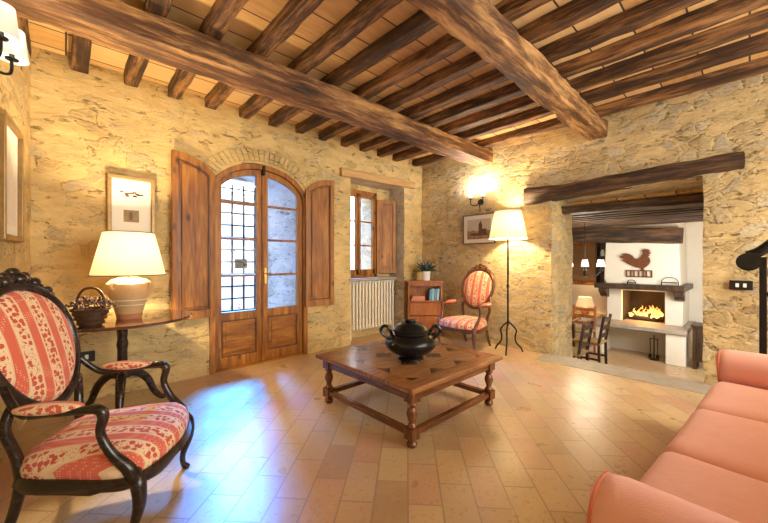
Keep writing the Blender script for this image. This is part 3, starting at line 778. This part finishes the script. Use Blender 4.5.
for a in ((-.5,-.42),(.42,.5)): b.box(-.031,a[0],-.42,0,a[1],.42)
b.build('frame', M['pine'], mi, smooth=False, bevel=.006)
MB().box(-.012,-.43,-.41,-.004,.43,.41).build('panel', M['mirror'], mi, smooth=False)
ws = thing('wall_shelf', 'dark wooden wall shelf beside the left edge of the chimney hood', 'shelf', (8.6,2.10,.57))
b = MB(); b.box(-.25,-.17,0,-.0,-.14,.95); b.box(-.25,.14,0,0,.17,.95); b.box(-.02,-.15,0,0,.15,.95)
b.build('carcass', M['oak_dark'], ws, smooth=False)
for z in (0,.32,.62,.93): MB().box(-.25,-.145,z,-.01,.145,z+.025).build('shelf', M['oak_dark'], ws, smooth=False)
for k,(y,z) in enumerate(((-.05,.345),(.05,.645))):
    o = MB().lathe([(.035,0),(.045,.03),(.045,.09),(.025,.12),(.028,.14)],12).build('jar', M['white_pot']); o.location = (8.42,2.10+y,.57+z)
    tag(o, ('small pale jar on the middle board of the dark wall shelf','small pale jar on the upper board of the dark wall shelf')[k], 'jar')
ch = thing('chandelier', 'wrought iron chandelier with small white shades over the dining table', 'chandelier', (6.075,1.80,.86))
b = MB(); b.tube([(0,0,.05),(0,0,.97)],.006,6); b.lathe([(.002,0),(.03,.03),(.02,.08),(.03,.12),(.008,.16)],10); b.lathe([(.05,.95),(.05,.965)],12); b.build('stem', M['iron'], ch)
for k in range(6):
    a = 2*PI*k/6+.3; ca, sa = math.cos(a), math.sin(a)
    ar = MB().tube(cat([(0,0,.06),(.09*ca,.09*sa,.0),(.2*ca,.2*sa,.03),(.25*ca,.25*sa,.10)],5),.007,6); ar.lathe([(.03,.10),(.03,.11),(.01,.115),(.01,.17)],10,(.25*ca,.25*sa,0)); o = ar.build('arm', M['iron'], ch)
    MB().lathe([(.055,.16),(.035,.27)],14,(.25*ca,.25*sa,0),cap=False).build('lamp_shade', M['flame_glass'], o)
point('chandelier_light', (6.075,1.80,1.22), 34, (1,.86,.62), .2)
dc = thing('side_cabinet', 'small dark wooden cabinet right of the raised hearth', 'cabinet', (7.42,.40,-.6))
MB().box(-.16,-.22,.12,.16,.22,.66).build('body', M['oak_dark'], dc, smooth=False, bevel=.006)
MB().box(-.18,-.24,.66,.18,.24,.70).build('top', M['oak_dark'], dc, smooth=False, bevel=.006)
for sx in (-.13,.13):
    for sy in (-.19,.19): MB().box(sx-.025,sy-.025,0,sx+.025,sy+.025,.13).build('leg', M['oak_dark'], dc, smooth=False)
MB().box(-.172,-.17,.18,-.158,.17,.60).build('door', M['oak_dark'], dc, smooth=False, bevel=.005)

# ------------------------------------------------------------------ radiator
rd = thing('radiator', 'cream column radiator under the niche window', 'radiator', (3.29,3.80,0))
for k in range(15):
    x = -.42+k*.059
    b = MB()
    for y in (-.035,.035):
        b.tube(cat([(x,y,.14),(x,y,.2),(x,y,.76),(x,y,.81)],3), .017, 8)
    b.ell((x,0,.80),(.024,.062,.032),8); b.ell((x,0,.15),(.024,.062,.032),8)
    b.build('section', M['radiator'], rd)
for x in (-.42,-.42+14*.059): MB().box(x-.012,-.05,0,x+.012,.05,.15).build('foot', M['radiator'], rd, smooth=False)

# ------------------------------------------------------------------ pictures
def picture(loc, rz, wd, ht, label, fm, fw, mw, inner, depth=.025):
    t = thing('framed_picture', label, 'picture', loc, rz)
    b = MB(); h, q = wd/2, ht/2
    b.box(-h,-depth,q-fw,h,0,q); b.box(-h,-depth,-q,h,0,-q+fw); b.box(-h,-depth*.99,-q+fw,-h+fw,0,q-fw); b.box(h-fw,-depth*.99,-q+fw,h,0,q-fw)
    b.build('frame', fm, t, smooth=False, bevel=.004)
    MB().box(-h+fw*.8,-.010,-q+fw*.8,h-fw*.8,-.003,q-fw*.8).build('mount', M['mat_white'], t, smooth=False)
    inner(t, h-fw-mw, q-fw-mw)
    return t
def pr_small(t, a, b_):
    o = MB().box(-.055,-.0125,-.135,.05,-.0105,-.035); o.build('print', M['print_ink'], t, smooth=False)
    o = MB(); rr = random.Random(3)
    for k in range(14): x = rr.uniform(-.07,.07); z = .10+rr.uniform(-.02,.02); o.box(x-.012,-.0125,z-.006,x+.012,-.0105,z+.006)
    o.build('print', M['print_dark'], t, smooth=False)
    MB().box(-.02,-.0135,-.12,.005,-.0125,-.05).build('print_detail', M['print_dark'], t, smooth=False)
picture((.406,3.568,1.567), 0, .325, .495, 'small framed print in a gilt frame above the lit table lamp', M['gilt'], .028, .05, pr_small, .04)
def pr_land(t, a, b_):
    MB().box(-a,-.0125,-b_,a,-.0105,b_).build('print', M['print'], t, smooth=False)
    o = MB(); o.box(.0,-.014,-.06,.055,-.0125,.06); o.prism([(0,.06),(.055,.06),(.028,.115)],-.014,-.0125,lambda p,q,d:(p,d,q)); o.box(.05,-.014,-.06,.12,-.0125,.0); o.box(-.13,-.014,-.09,.13,-.0125,-.055)
    o.build('print_detail', M['print_dark'], t, smooth=False)
picture((XE-.02,2.535,1.545), R(-90), .50, .41, 'landscape print with a tower in a dark frame behind the floor lamp', M['grey_frame'], .014, .055, pr_land)
def pr_tall(t, a, b_): MB().box(-a,-.0125,-b_,a,-.0105,b_).build('print', M['paper'], t, smooth=False)
ty = 2.82
picture((wp(ty)+.012,ty,1.545), R(90)-math.atan(.083), .46, .66, 'tall framed picture on the left wall beside the corner', M['gilt'], .03, .06, pr_tall, .035)

# ------------------------------------------------------------------ wall sconces
def sconce(loc, rz, label, shade_m, fabric, power, col):
    t = thing('wall_sconce', label, 'sconce', loc, rz)
    # local: wall plane y=0, lamp toward -y
    b = MB(); b.lathe([(.002,-.004),(.045,0),(.04,.012),(.015,.02)],14,M=Matrix.Rotation(R(90),4,'X')); b.tube(cat([(0,-.01,.0),(0,-.03,-.06),(0,-.015,-.11),(0,-.03,-.13)],5),.006,6); b.build('wall_plate', M['iron'], t)
    for s in (-1,1):
        a = MB().tube(cat([(0,-.012,0),(s*.04,-.06,-.05),(s*.09,-.10,-.035),(s*.095,-.105,.03)],6), .0065, 6)
        a.lathe([(.022,.03),(.024,.036),(.010,.042),(.010,.075)],10,(s*.095,-.105,0)); o = a.build('arm', M['iron'], t)
        if fabric: MB().lathe([(.056,.035),(.042,.165)],20,(s*.095,-.105,0),cap=False).build('lamp_shade', shade_m, o)
        else: MB().lathe([(.016,.055),(.032,.075),(.04,.11),(.044,.15),(.056,.165)],18,(s*.095,-.105,0),cap=False).build('lamp_shade', shade_m, o)
        MB().ell((s*.095,-.105,.11),(.014,.014,.022),8).build('bulb', M['bulb'], o)
        p = point('sconce_light', (0,0,0), power, col, .03); p.parent = t; p.location = (s*.095,-.105,.19)
sconce((XE-.01,2.515,1.915), R(-90), 'two-arm iron sconce with lit glass tulip shades above the landscape print', M['flame_glass'], False, 6.5, (1.0,.96,.88))
sy_ = 2.2
sconce((wp(sy_)+.012,sy_,1.985), R(90)-math.atan(.083), 'two-arm iron sconce with cream fabric shades on the left wall', M['shade_small'], True, 4, (1.0,.85,.62))

# ------------------------------------------------------------------ armchairs
def armchair(loc, rz, label, wood):
    t = thing('armchair', label, 'armchair', loc, rz, 'carved oval-back armchairs')
    def outline(s=1.0, n=40):
        P = [(-.205,-.185),(.0,-.25),(.16,-.285),(.235,-.265),(.285,-.17),(.31,0),(.285,.17),(.235,.265),(.16,.285),(.0,.25),(-.205,.185),(-.22,0)]
        return [(p.x*s+.03*(1-s), p.y*s) for p in cat([(a,b,0) for a,b in P], 4, True)]
    # rail
    o1 = outline(1.0); rl = MB(); n = len(o1)
    def low(x, y): return .228+.03*max(0, (x-.1)/.2)*(1-abs(y)/.28)+(.0 if x < .1 else .012*math.cos(y*22))
    vs = []
    for s, zf in ((.90,lambda x,y: low(x,y)+.01),(1.0,lambda x,y: low(x,y)),(1.03,lambda x,y: .25),(1.0,lambda x,y: .285),(.90,lambda x,y: .285)):
        for x, y in outline(s): vs.append((x,y,zf(x,y)))
    fs = []
    for i in range(4):
        for k in range(n): l = (k+1) % n; fs.append((i*n+k,i*n+l,(i+1)*n+l,(i+1)*n+k))
    for k in range(n): l = (k+1) % n; fs.append((4*n+k,4*n+l,l,k))
    rl.add(vs, fs).build('seat_rail', wood, t, angle=60)
    # cushion
    cu = MB(); vs = []; fs = []; lv = [(.93,.255),(.975,.285),(.985,.31),(.955,.337),(.88,.358),(.72,.377),(.5,.388),(.25,.393),(.02,.395)]
    for s, z in lv:
        for x, y in outline(s): vs.append((x,y,z))
    for i in range(len(lv)-1):
        for k in range(n): l = (k+1) % n; fs.append((i*n+k,i*n+l,(i+1)*n+l,(i+1)*n+k))
    fs.append(tuple((len(lv)-1)*n+k for k in range(n))); cu.add(vs, fs).build('seat_cushion', M['fabric'], t, angle=80)
    for s in (-1,1):
        q = cat([(.215,s*.245,.30),(.245,s*.268,.25),(.25,s*.272,.17),(.225,s*.258,.08),(.225,s*.258,.03),(.24,s*.268,.0)],5)
        MB().tube(q, radii([.024,.028,.022,.0145,.013,.019], len(q)), 10).build('front_leg', wood, t, angle=80)
        q = cat([(-.19,s*.175,.28),(-.205,s*.178,.18),(-.235,s*.18,.08),(-.275,s*.182,0)],5)
        MB().tube(q, radii([.021,.019,.017,.014], len(q)), 10).build('rear_leg', wood, t, angle=80)
    # oval back, leaning
    LB = Matrix.Translation((-.262,0,.74)) @ Matrix.Rotation(R(-16),4,'Y')
    def ov(a, k=1.0):
        y, z = math.cos(a), math.sin(a); wy = .230*(1+.10*z)
        return (0, y*wy*k, z*.265*k)
    N = 44
    MB().tube([ov(2*PI*i/N) for i in range(N)], .0205, 10, True, M=LB).build('back_frame', wood, t, angle=80)
    up = MB(); vs = []; fs = []
    rings = [(1.0,.0),(.93,.020),(.8,.031),(.5,.040),(.2,.043),(.02,.043)]
    for side in (1,-1):
        o = len(vs)
        for k_, x in rings:
            for i in range(N):
                p = ov(2*PI*i/N, k_*.93); vs.append((x*side*(1 if side > 0 else .5), p[1], p[2]))
        for i in range(len(rings)-1):
            for k in range(N):
                l = (k+1) % N; f_ = (o+i*N+k,o+i*N+l,o+(i+1)*N+l,o+(i+1)*N+k); fs.append(f_ if side > 0 else f_[::-1])
        f_ = tuple(o+(len(rings)-1)*N+k for k in range(N)); fs.append(f_ if side > 0 else f_[::-1])
    bk = up.add([tuple(Vector(v)) for v in vs], fs).build('back_upholstery', M['fabric'], t, angle=80); bk.matrix_local = LB
    # stiles from seat to oval
    for s in (-1,1):
        q = cat([(-.19,s*.175,.26),(-.205,s*.18,.36),(-.222,s*.205,.47),(-.215,s*.185,.555)],5)
        q2 = [Vector(p) for p in q]; q2[-1] = LB @ Vector(ov(R(-90+s*40) if s > 0 else R(-130)))
        MB().tube(q2, radii([.021,.019,.018,.018], len(q2)), 10).build('back_stile', wood, t, angle=80)
    # carved crest
    cr = MB(); rr = random.Random(2)
    for k in range(17):
        a = R(90+(k-8)*5.2); p = Vector(ov(a, 1.06+.085*(1-abs(k-8)/8)**1.3))
        sz = .014+.012*(1-abs(k-8)/9)
        cr.ell(p+Vector((.008*math.sin(k*2.1),0,.006*math.sin(k*1.7))), (sz*1.0,sz*1.25,sz*1.15), 7, M=LB)
    cr.ell((0.008,0,.325),(.02,.03,.02),8,M=LB)
    for s in (-1,1): cr.ell((.008,s*.05,.31),(.016,.03,.016),8,M=LB); cr.ell((.008,s*.10,.283),(.013,.026,.013),8,M=LB)
    cr.build('carved_crest', wood, t, angle=80)
    # arms
    for s in (-1,1):
        p0 = LB @ Vector(ov(R(90-s*112), 1.0))
        q = cat([p0,(-.15,s*.245,.545),(-.05,s*.268,.545),(.05,s*.278,.55),(.115,s*.28,.552),(.135,s*.28,.525),(.125,s*.278,.46),(.16,s*.275,.38),(.215,s*.268,.31),(.225,s*.262,.26)],5)
        MB().tube(q, radii([.013,.014,.014,.0145,.020,.019,.0155,.018,.024,.023], len(q)), 10).build('arm', wood, t, angle=80)
        MB().ell((-.045,s*.267,.564),(.115,.032,.022),12).build('arm_pad', M['fabric'], t, angle=80)
    return t
armchair((.13,1.95,0), R(-31), 'ebonised oval-back armchair with red floral stripes, close by the side table', M['ebony'])
armchair((3.77,2.49,0), R(180), 'mahogany oval-back armchair with striped cover, by the stone wall under the landscape print', M['mahogany'])

# ------------------------------------------------------------------ round side table with lamp and basket
st = thing('side_table', 'black round pedestal side table carrying the lamp and flower basket', 'table', (.30,3.11,0))
MB().lathe([(.01,.668),(.42,.668),(.44,.675),(.445,.684),(.44,.692),(.01,.692)],56).build('tabletop', M['polished'], st)
MB().lathe([(.05,.26),(.045,.30),(.032,.34),(.030,.46),(.036,.50),(.030,.54),(.034,.62),(.06,.645),(.07,.668)],16).build('pedestal', M['ebony'], st)
for k in range(3):
    a = R(-100+120*k); ca, sa = math.cos(a), math.sin(a)
    q = cat([(.02*ca,.02*sa,.28),(.09*ca,.09*sa,.275),(.17*ca,.17*sa,.20),(.22*ca,.22*sa,.09),(.27*ca,.27*sa,.03),(.30*ca,.30*sa,.022)],5)
    MB().tube(q, radii([.034,.032,.027,.022,.02,.018], len(q)), 10).build('leg', M['ebony'], st, angle=80)
TL = (.335,3.06,.692)
tl = thing('table_lamp', 'lit table lamp with cream shade and painted jar base beside the left armchair', 'lamp', TL)
MB().lathe([(.072,0),(.076,.012),(.080,.04)],28).build('foot', M['terracotta'], tl)
MB().lathe([(.080,.038),(.094,.09),(.120,.16),(.136,.22),(.133,.252),(.105,.278),(.065,.288),(.065,.295)],32).build('jar', M['ceramic'], tl)
for s in (-1,1):
    b = MB(); q = cat([(s*.085,-.085,.258),(s*.108,-.104,.258),(s*.112,-.104,.23),(s*.098,-.092,.215)],5); b.tube(q,.010,8)
    b.build('lug', M['ceramic'], tl)
b = MB()
for z, r in ((.10,.0990),(.135,.1108)): b.lathe([(r+.001,z-.003),(r+.004,z),(r+.0035,z+.003)],32,cap=False)
b.build('band', M['mat_white'], tl)
MB().tube([(0,0,.29),(0,0,.40)],.012,8).build('stem', M['brass'], tl)
sd = MB().lathe([(.222,.312),(.152,.615)],48,cap=False).build('lamp_shade', M['shade'], tl)
b = MB(); b.tube([(.223*math.cos(2*PI*i/48),.223*math.sin(2*PI*i/48),.312) for i in range(48)],.0032,6,True); b.build('shade_trim', M['rust'], sd); b = MB(); b.tube([(.153*math.cos(2*PI*i/48),.153*math.sin(2*PI*i/48),.615) for i in range(48)],.003,6,True)
b.build('shade_trim', M['rust'], sd)
MB().ell((0,0,.43),(.03,.03,.045),10).build('bulb', M['bulb'], tl)
p = point('table_lamp_light', (0,0,0), 100, WARM, .05); p.parent = tl; p.location = (0,0,.46)
bs = thing('flower_basket', 'small dark wicker basket of dried flowers on the round side table', 'basket', (.115,2.86,.692))
MB().lathe([(.055,0),(.06,.006),(.075,.05),(.092,.10),(.096,.112),(.088,.112),(.07,.06),(.05,.012)],24).build('basket', M['wicker'], bs)
b = MB()
for z, r in ((.02,.066),(.05,.078),(.08,.087),(.105,.097)): b.tube([(r*math.cos(2*PI*i/24),r*math.sin(2*PI*i/24),z+.004*(-1)**i) for i in range(24)],.006,6,True)
b.build('weave', M['wicker'], bs)
dirv = Vector((.731,-.682,0))
MB().tube(cat([tuple(dirv*x)+() if False else (dirv.x*x,dirv.y*x,z) for x,z in ((-.09,.10),(-.085,.17),(-.05,.225),(0,.24),(.05,.225),(.085,.17),(.09,.10))],5),.008,6).build('handle', M['wicker'], bs)
rr = random.Random(7); b = MB(); b2 = MB()
for k in range(230):
    a = rr.uniform(0,2*PI); r = .125*math.sqrt(rr.random()); z = .115+.055*(1-(r/.125)**2)*rr.uniform(.3,1)+rr.uniform(0,.02)
    (b if k % 3 else b2).ell((r*math.cos(a),r*math.sin(a),z),(rr.uniform(.004,.009),)*3,5)
tag(b.build('dried_flowers', M['dried'], bs), kind='stuff'); tag(b2.build('dried_flowers', M['dried_pale'], bs), 'paler dried flower heads', kind='stuff')

# plates on walls
def plate(loc, rz, label, name, cat_, wd=.19, ht=.085):
    t = thing(name, label, cat_, loc, rz)
    kx = wd/.19; MB().box(-wd/2,-.012,-ht/2,wd/2,0,ht/2).build('plate', M['black_plastic'], t, smooth=False, bevel=.004)
    for s in (-1,1): MB().box(s*.03*kx-.014*kx,-.017,-.022*kx,s*.03*kx+.014*kx,-.010,.022*kx).build('switch' if 'switch' in name else 'socket', M['white_plastic'], t, smooth=False, bevel=.002)
plate((XE-.02,.05,.90), R(-90), 'black light switch plate with two white rockers on the stone wall', 'light_switch', 'switch', .14, .08)
plate((.095,3.565,.35), 0, 'black wall outlet with two white sockets behind the side table', 'wall_outlet', 'outlet', .15, .085)

# ------------------------------------------------------------------ coffee table and tureen
TC = (1.94,1.805,0)
ct = thing('coffee_table', 'square walnut coffee table with inlaid top and turned legs', 'table', TC)
MB().box(-.515,-.515,.345,.515,.515,.375).build('tabletop', M['tabletop'], ct, smooth=False, bevel=.010, seg=3)
for k in range(4):
    b = MB(); b.box(-.43,-.455,.275,.43,-.425,.346, Matrix.Rotation(R(90*k),4,'Z')); b.build('apron', M['walnut'] if k % 2 == 0 else M['walnut_y'], ct, smooth=False, bevel=.003)
    b = MB(); b.box(-.42,-.457,.065,.42,-.417,.10, Matrix.Rotation(R(90*k),4,'Z')); b.build('stretcher', M['walnut'] if k % 2 == 0 else M['walnut_y'], ct, smooth=False, bevel=.004)
for sx in (-1,1):
    for sy in (-1,1):
        c = (sx*.437,sy*.437,0)
        b = MB(); b.box(c[0]-.034,c[1]-.034,.27,c[0]+.034,c[1]+.034,.346); b.box(c[0]-.034,c[1]-.034,.05,c[0]+.034,c[1]+.034,.115)
        b.lathe([(.022,.112),(.032,.122),(.024,.13),(.018,.145),(.026,.17),(.033,.195),(.028,.22),(.018,.235),(.024,.245),(.032,.255),(.026,.265),(.022,.272)],16,c)
        b.lathe([(.022,0),(.030,.008),(.033,.022),(.026,.036),(.02,.042),(.028,.052)],16,c)
        b.build('leg', M['walnut_z'], ct, angle=35)
PT = (1.885,1.73,.375)
pt_ = thing('lidded_tureen', 'black metal lidded pot with two loop handles on the coffee table', 'pot', PT)
MB().lathe([(.088,0),(.098,.004),(.098,.014),(.085,.022),(.10,.034),(.150,.060),(.186,.098),(.192,.125),(.182,.150),(.150,.178),(.122,.190),(.122,.202),(.134,.208),(.134,.214)],40).build('body', M['bronze'], pt_, angle=50)
ld = MB().lathe([(.136,.212),(.137,.222),(.118,.232),(.108,.246),(.088,.262),(.05,.272),(.036,.274),(.040,.284),(.038,.292),(.02,.296)],40).build('lid', M['bronze'], pt_, angle=50)
for s in (-1,1):
    q = cat([dirv*(s*.175)+Vector((0,0,.155)),dirv*(s*.205)+Vector((0,0,.18)),dirv*(s*.222)+Vector((0,0,.215)),dirv*(s*.20)+Vector((0,0,.242)),dirv*(s*.168)+Vector((0,0,.235)),dirv*(s*.150)+Vector((0,0,.205)),dirv*(s*.140)+Vector((0,0,.175))],5)
    MB().tube(q, .0125, 8).build('handle', M['bronze'], pt_)

# ------------------------------------------------------------------ floor lamp
fl_ = thing('floor_lamp', 'black wrought iron floor lamp with cream shade against the stone wall', 'lamp', (3.93,2.005,0))
MB().tube([(0,0,.32),(0,0,1.46)],.011,10).build('stem', M['iron'], fl_)
b = MB()
for z in (.80,.36): b.lathe([(.011,z-.02),(.02,z-.008),(.02,z+.008),(.011,z+.02)],12)
b.build('collar', M['iron'], fl_)
for k in range(3):
    a = R(200+120*k); ca, sa = math.cos(a), math.sin(a)
    q = cat([(.012*ca,.012*sa,.36),(.05*ca,.05*sa,.33),(.105*ca,.105*sa,.26),(.09*ca,.09*sa,.19),(.10*ca,.10*sa,.12),(.16*ca,.16*sa,.05),(.185*ca,.185*sa,0)],5)
    MB().tube(q,.0095,8).build('leg', M['iron'], fl_)
MB().lathe([(.222,1.375),(.155,1.705)],40,cap=False).build('lamp_shade', M['shade'], fl_)
MB().ell((0,0,1.50),(.03,.03,.045),10).build('bulb', M['bulb'], fl_)
p = point('floor_lamp_light', (0,0,0), 95, WARM, .05); p.parent = fl_; p.location = (0,0,1.53)

# ------------------------------------------------------------------ corner cabinet, plant, books
ca_ = math.atan2(-.682,.731)
cb = thing('corner_cabinet', 'small cherry wood cabinet with open shelf and drawers in the corner', 'cabinet', (3.86,3.255,0), ca_)
# local x along the front, -y toward the viewer
hw = .25; D = .165
b = MB(); b.box(-hw,-.02,.06,-hw+.025,D,.79); b.box(hw-.025,-.02,.06,hw,D,.79); b.box(-hw,D-.015,.06,hw,D,.79); b.box(-hw,-.02,.06,hw,D,.10); b.box(-hw,-.02,.50,hw,D,.525); b.box(-hw,-.02,.74,hw,D,.79)
b.build('carcass', M['cherry'], cb, smooth=False, bevel=.003)
MB().box(-hw-.02,-.045,.79,hw+.02,D,.82).build('top', M['cherry'], cb, smooth=False, bevel=.006)
for z0, z1 in ((.31,.495),(.11,.30)):
    o = MB().box(-hw+.028,-.032,z0,hw-.028,D-.03,z1).build('drawer', M['cherry'], cb, smooth=False, bevel=.006)
    for s in (-.11,.11): MB().ell((s,-.042,(z0+z1)/2),(.013,.014,.013),8).build('knob', M['brass'], o)
for sx in (-hw+.03,hw-.03):
    for y in (.0,D-.03): MB().box(sx-.025,y-.02,0,sx+.025,y+.025,.065).build('foot', M['cherry'], cb, smooth=False, bevel=.004)
cbM = Matrix.Translation((3.86,3.255,0)) @ Matrix.Rotation(ca_,4,'Z')
def book(p, dims, cover, label, rot=0, lean=0, group=None):
    t = thing('book', label, 'book', tuple(cbM @ Vector(p)), ca_+rot, group)
    x, y, z = dims
    up_ = z > x
    c = MB(); th = .004; Mx = Matrix.Rotation(lean,4,'Y')
    if up_: c.box(-x/2,-y/2,0,-x/2+th,y/2,z,Mx); c.box(x/2-th,-y/2,0,x/2,y/2,z,Mx); c.box(-x/2,-y/2-.001,0,x/2,-y/2+th,z,Mx); pg = MB().box(-x/2+th,-y/2+th,.004,x/2-th,y/2-.004,z-.004,Mx)
    else: c.box(-x/2,-y/2,0,x/2,y/2,th); c.box(-x/2,-y/2,z-th,x/2,y/2,z); c.box(-x/2,-y/2-.001,0,x/2,-y/2+th,z); pg = MB().box(-x/2+.004,-y/2+th,th,x/2-.004,y/2-.004,z-th)
    c.build('cover', cover, t, smooth=False); pg.build('pages', M['paper'], t, smooth=False)
book((-.10,.055,.526), (.20,.12,.035), M['book_pink'], 'faded red book lying flat at the bottom of the shelf pile', 0, 0, 'books lying in the corner cabinet')
book((-.095,.06,.56), (.18,.125,.03), M['book_pink'], 'faded red book lying on top of the shelf pile', .06, 0, 'books lying in the corner cabinet')
for k in range(4):
    book((.075+k*.037,.055,.527), (.03,.13,.165+.01*(k%2)), M['book_blue'] if k % 2 == 0 else M['book_pale'], ('blue upright book next to the lying red books','pale blue upright book, second in the row of four','blue upright book, third in the row of four','pale blue upright book at the right end of the row')[k], 0, R(4), 'upright books in the corner cabinet')
pp = cbM @ Vector((.02,.04,.82))
pl = thing('potted_plant', 'leafy plant with bluish flowers in a white pot on the corner cabinet', 'plant', tuple(pp))
MB().lathe([(.052,0),(.056,.01),(.066,.13),(.070,.135),(.060,.135),(.056,.11)],24).build('pot', M['white_pot'], pl)
rr = random.Random(11); lf = MB(); bl = MB()
for k in range(70):
    a = rr.uniform(0,2*PI); e = rr.uniform(.15,1.35); L = rr.uniform(.13,.25)
    d = Vector((math.cos(a)*math.cos(e), math.sin(a)*math.cos(e), math.sin(e))); s_ = d.cross(Vector((0,0,1))).normalized(); base = Vector((d.x*.02,d.y*.02,.12))
    u_ = s_.cross(d).normalized(); w_ = rr.uniform(.016,.028)
    pts = [base, base+d*L*.45+s_*w_+u_*.01, base+d*L*.45-s_*w_+u_*.01, base+d*L-Vector((0,0,.03)), base+d*L*.45+u_*-.002]
    (bl if (e > .9 and k % 2) else lf).add(pts, [(0,1,4),(0,4,2),(1,3,4),(4,3,2)])
lf.build('leaves', M['leaf'], pl, smooth=False); bl.build('flowers', M['leaf_blue'], pl, smooth=False)

# ------------------------------------------------------------------ sofa
so_ = thing('sofa', 'salmon slipcovered three seat sofa with rolled arms', 'sofa', (1.9,-.235,0), R(-4))
def soft(x0,y0,z0,x1,y1,z1,r=.05,puff=.015):
    b = MB(); n = 14
    def face(fn): b.patch(fn, n, n)
    cx, cy, cz = (x0+x1)/2,(y0+y1)/2,(z0+z1)/2; hx, hy, hz = (x1-x0)/2,(y1-y0)/2,(z1-z0)/2
    def sh_(p):
        q = Vector((p[0]*hx,p[1]*hy,p[2]*hz)); c = Vector([max(-h+r,min(h-r,v)) for v,h in zip(q,(hx,hy,hz))])
        d = q-c
        if d.length > 1e-6: q = c+d.normalized()*r
        q.z += puff*(1-p[0]**2)*(1-p[1]**2)*(1 if p[2] > 0 else 0)
        q += noise.noise_vector((q+Vector((cx,cy,cz)))*5)*.006
        return q+Vector((cx,cy,cz))
    tt = lambda u: math.sin((u-.5)*PI)
    for ax in range(3):
        for s in (-1,1):
            def fn(u,v,ax=ax,s=s):
                p = [0,0,0]; p[ax] = s; p[(ax+1)%3] = tt(u)*1.0; p[(ax+2)%3] = tt(v); return sh_(p)
            b.patch(fn, n, n, s < 0)
    return b
SX = -1.9; SY = .18
def sbx(x0,y0,z0,x1,y1,z1,**k): return soft(x0+SX,y0+SY,z0,x1+SX,y1+SY,z1,**k)
sbx(.95,-.62,.03,2.86,.235,.29,r=.03,puff=0).build('base', M['sofa'], so_, angle=70)
for k in range(3):
    x0 = 1.035+k*.575; o = sbx(x0,-.48,.275,x0+.570,.262,.415,r=.05,puff=.022).build('seat_cushion', M['sofa'], so_, angle=70)
    MB().tube([(x0+.05+SX,.258+SY,.368),(x0+.285+SX,.260+SY,.370),(x0+.52+SX,.258+SY,.368)],.0045,6).build('piping', M['piping'], o)
for x0, x1 in ((.875,1.045),(2.765,2.95)):
    b = sbx(x0+.01,-.60,.03,x1-.01,.235,.50,r=.03,puff=0)
    # the roll
    xc = (x0+x1)/2+SX; rr_ = (x1-x0)/2+.012
    pts = [(xc,-.62+SY,.485),(xc,-.58+SY,.49),(xc,-.2+SY,.492),(xc,.20+SY,.49),(xc,.238+SY,.488),(xc,.252+SY,.486)]
    pts = [(a_,b_,c_-.018) for a_,b_,c_ in pts]; b.tube(pts,[rr_*.85,rr_,rr_*1.02,rr_,rr_*.94,rr_*.7],24)
    o = b.build('arm', M['sofa'], so_, angle=60)
    MB().tube([(xc+rr_*.93*math.cos(2*PI*i/30),.243+SY,.469+rr_*.93*math.sin(2*PI*i/30)) for i in range(30)],.005,6,True).build('piping', M['piping'], o)
sbx(.95,-.80,.03,2.86,-.55,.80,r=.07,puff=.01).build('backrest', M['sofa'], so_, angle=70)
for k in range(3):
    x0 = 1.05+k*.57; sbx(x0,-.58,.42,x0+.56,-.42,.82,r=.06,puff=0).build('back_cushion', M['sofa'], so_, angle=70)
for x in (.98,2.83):
    for y in (-.74,.17): MB().lathe([(.02,0),(.028,.045)],10,(x+SX,y+SY,0)).build('foot', M['oak_dark'], so_)

# ------------------------------------------------------------------ stair railing
rg = thing('stair_railing', 'black iron stair railing with a thick scrolled handrail end beside the sofa', 'railing', (3.45,-.05,0))
MB().box(-.014,-.03,0,.014,.006,1.13).build('post', M['iron'], rg, smooth=False, bevel=.003)
MB().box(-.014,-1.06,0,.014,-1.03,2.14).build('post', M['iron'], rg, smooth=False, bevel=.003)
b = MB(); pth = cat([(0,-1.15,2.25),(0,-.6,1.73),(0,-.2,1.375),(0,-.08,1.25),(0,.0,1.17),(0,.06,1.14)],6)
b.tube(pth,.042,12,flat=.8); b.tube([(-.045,.055,1.098),(.045,.055,1.098)],.062,20); b.build('handrail', M['bronze'], rg, angle=50)
MB().tube([(0,-.01,.88),(0,-1.04,.88)],.016,8).build('rail', M['iron'], rg)
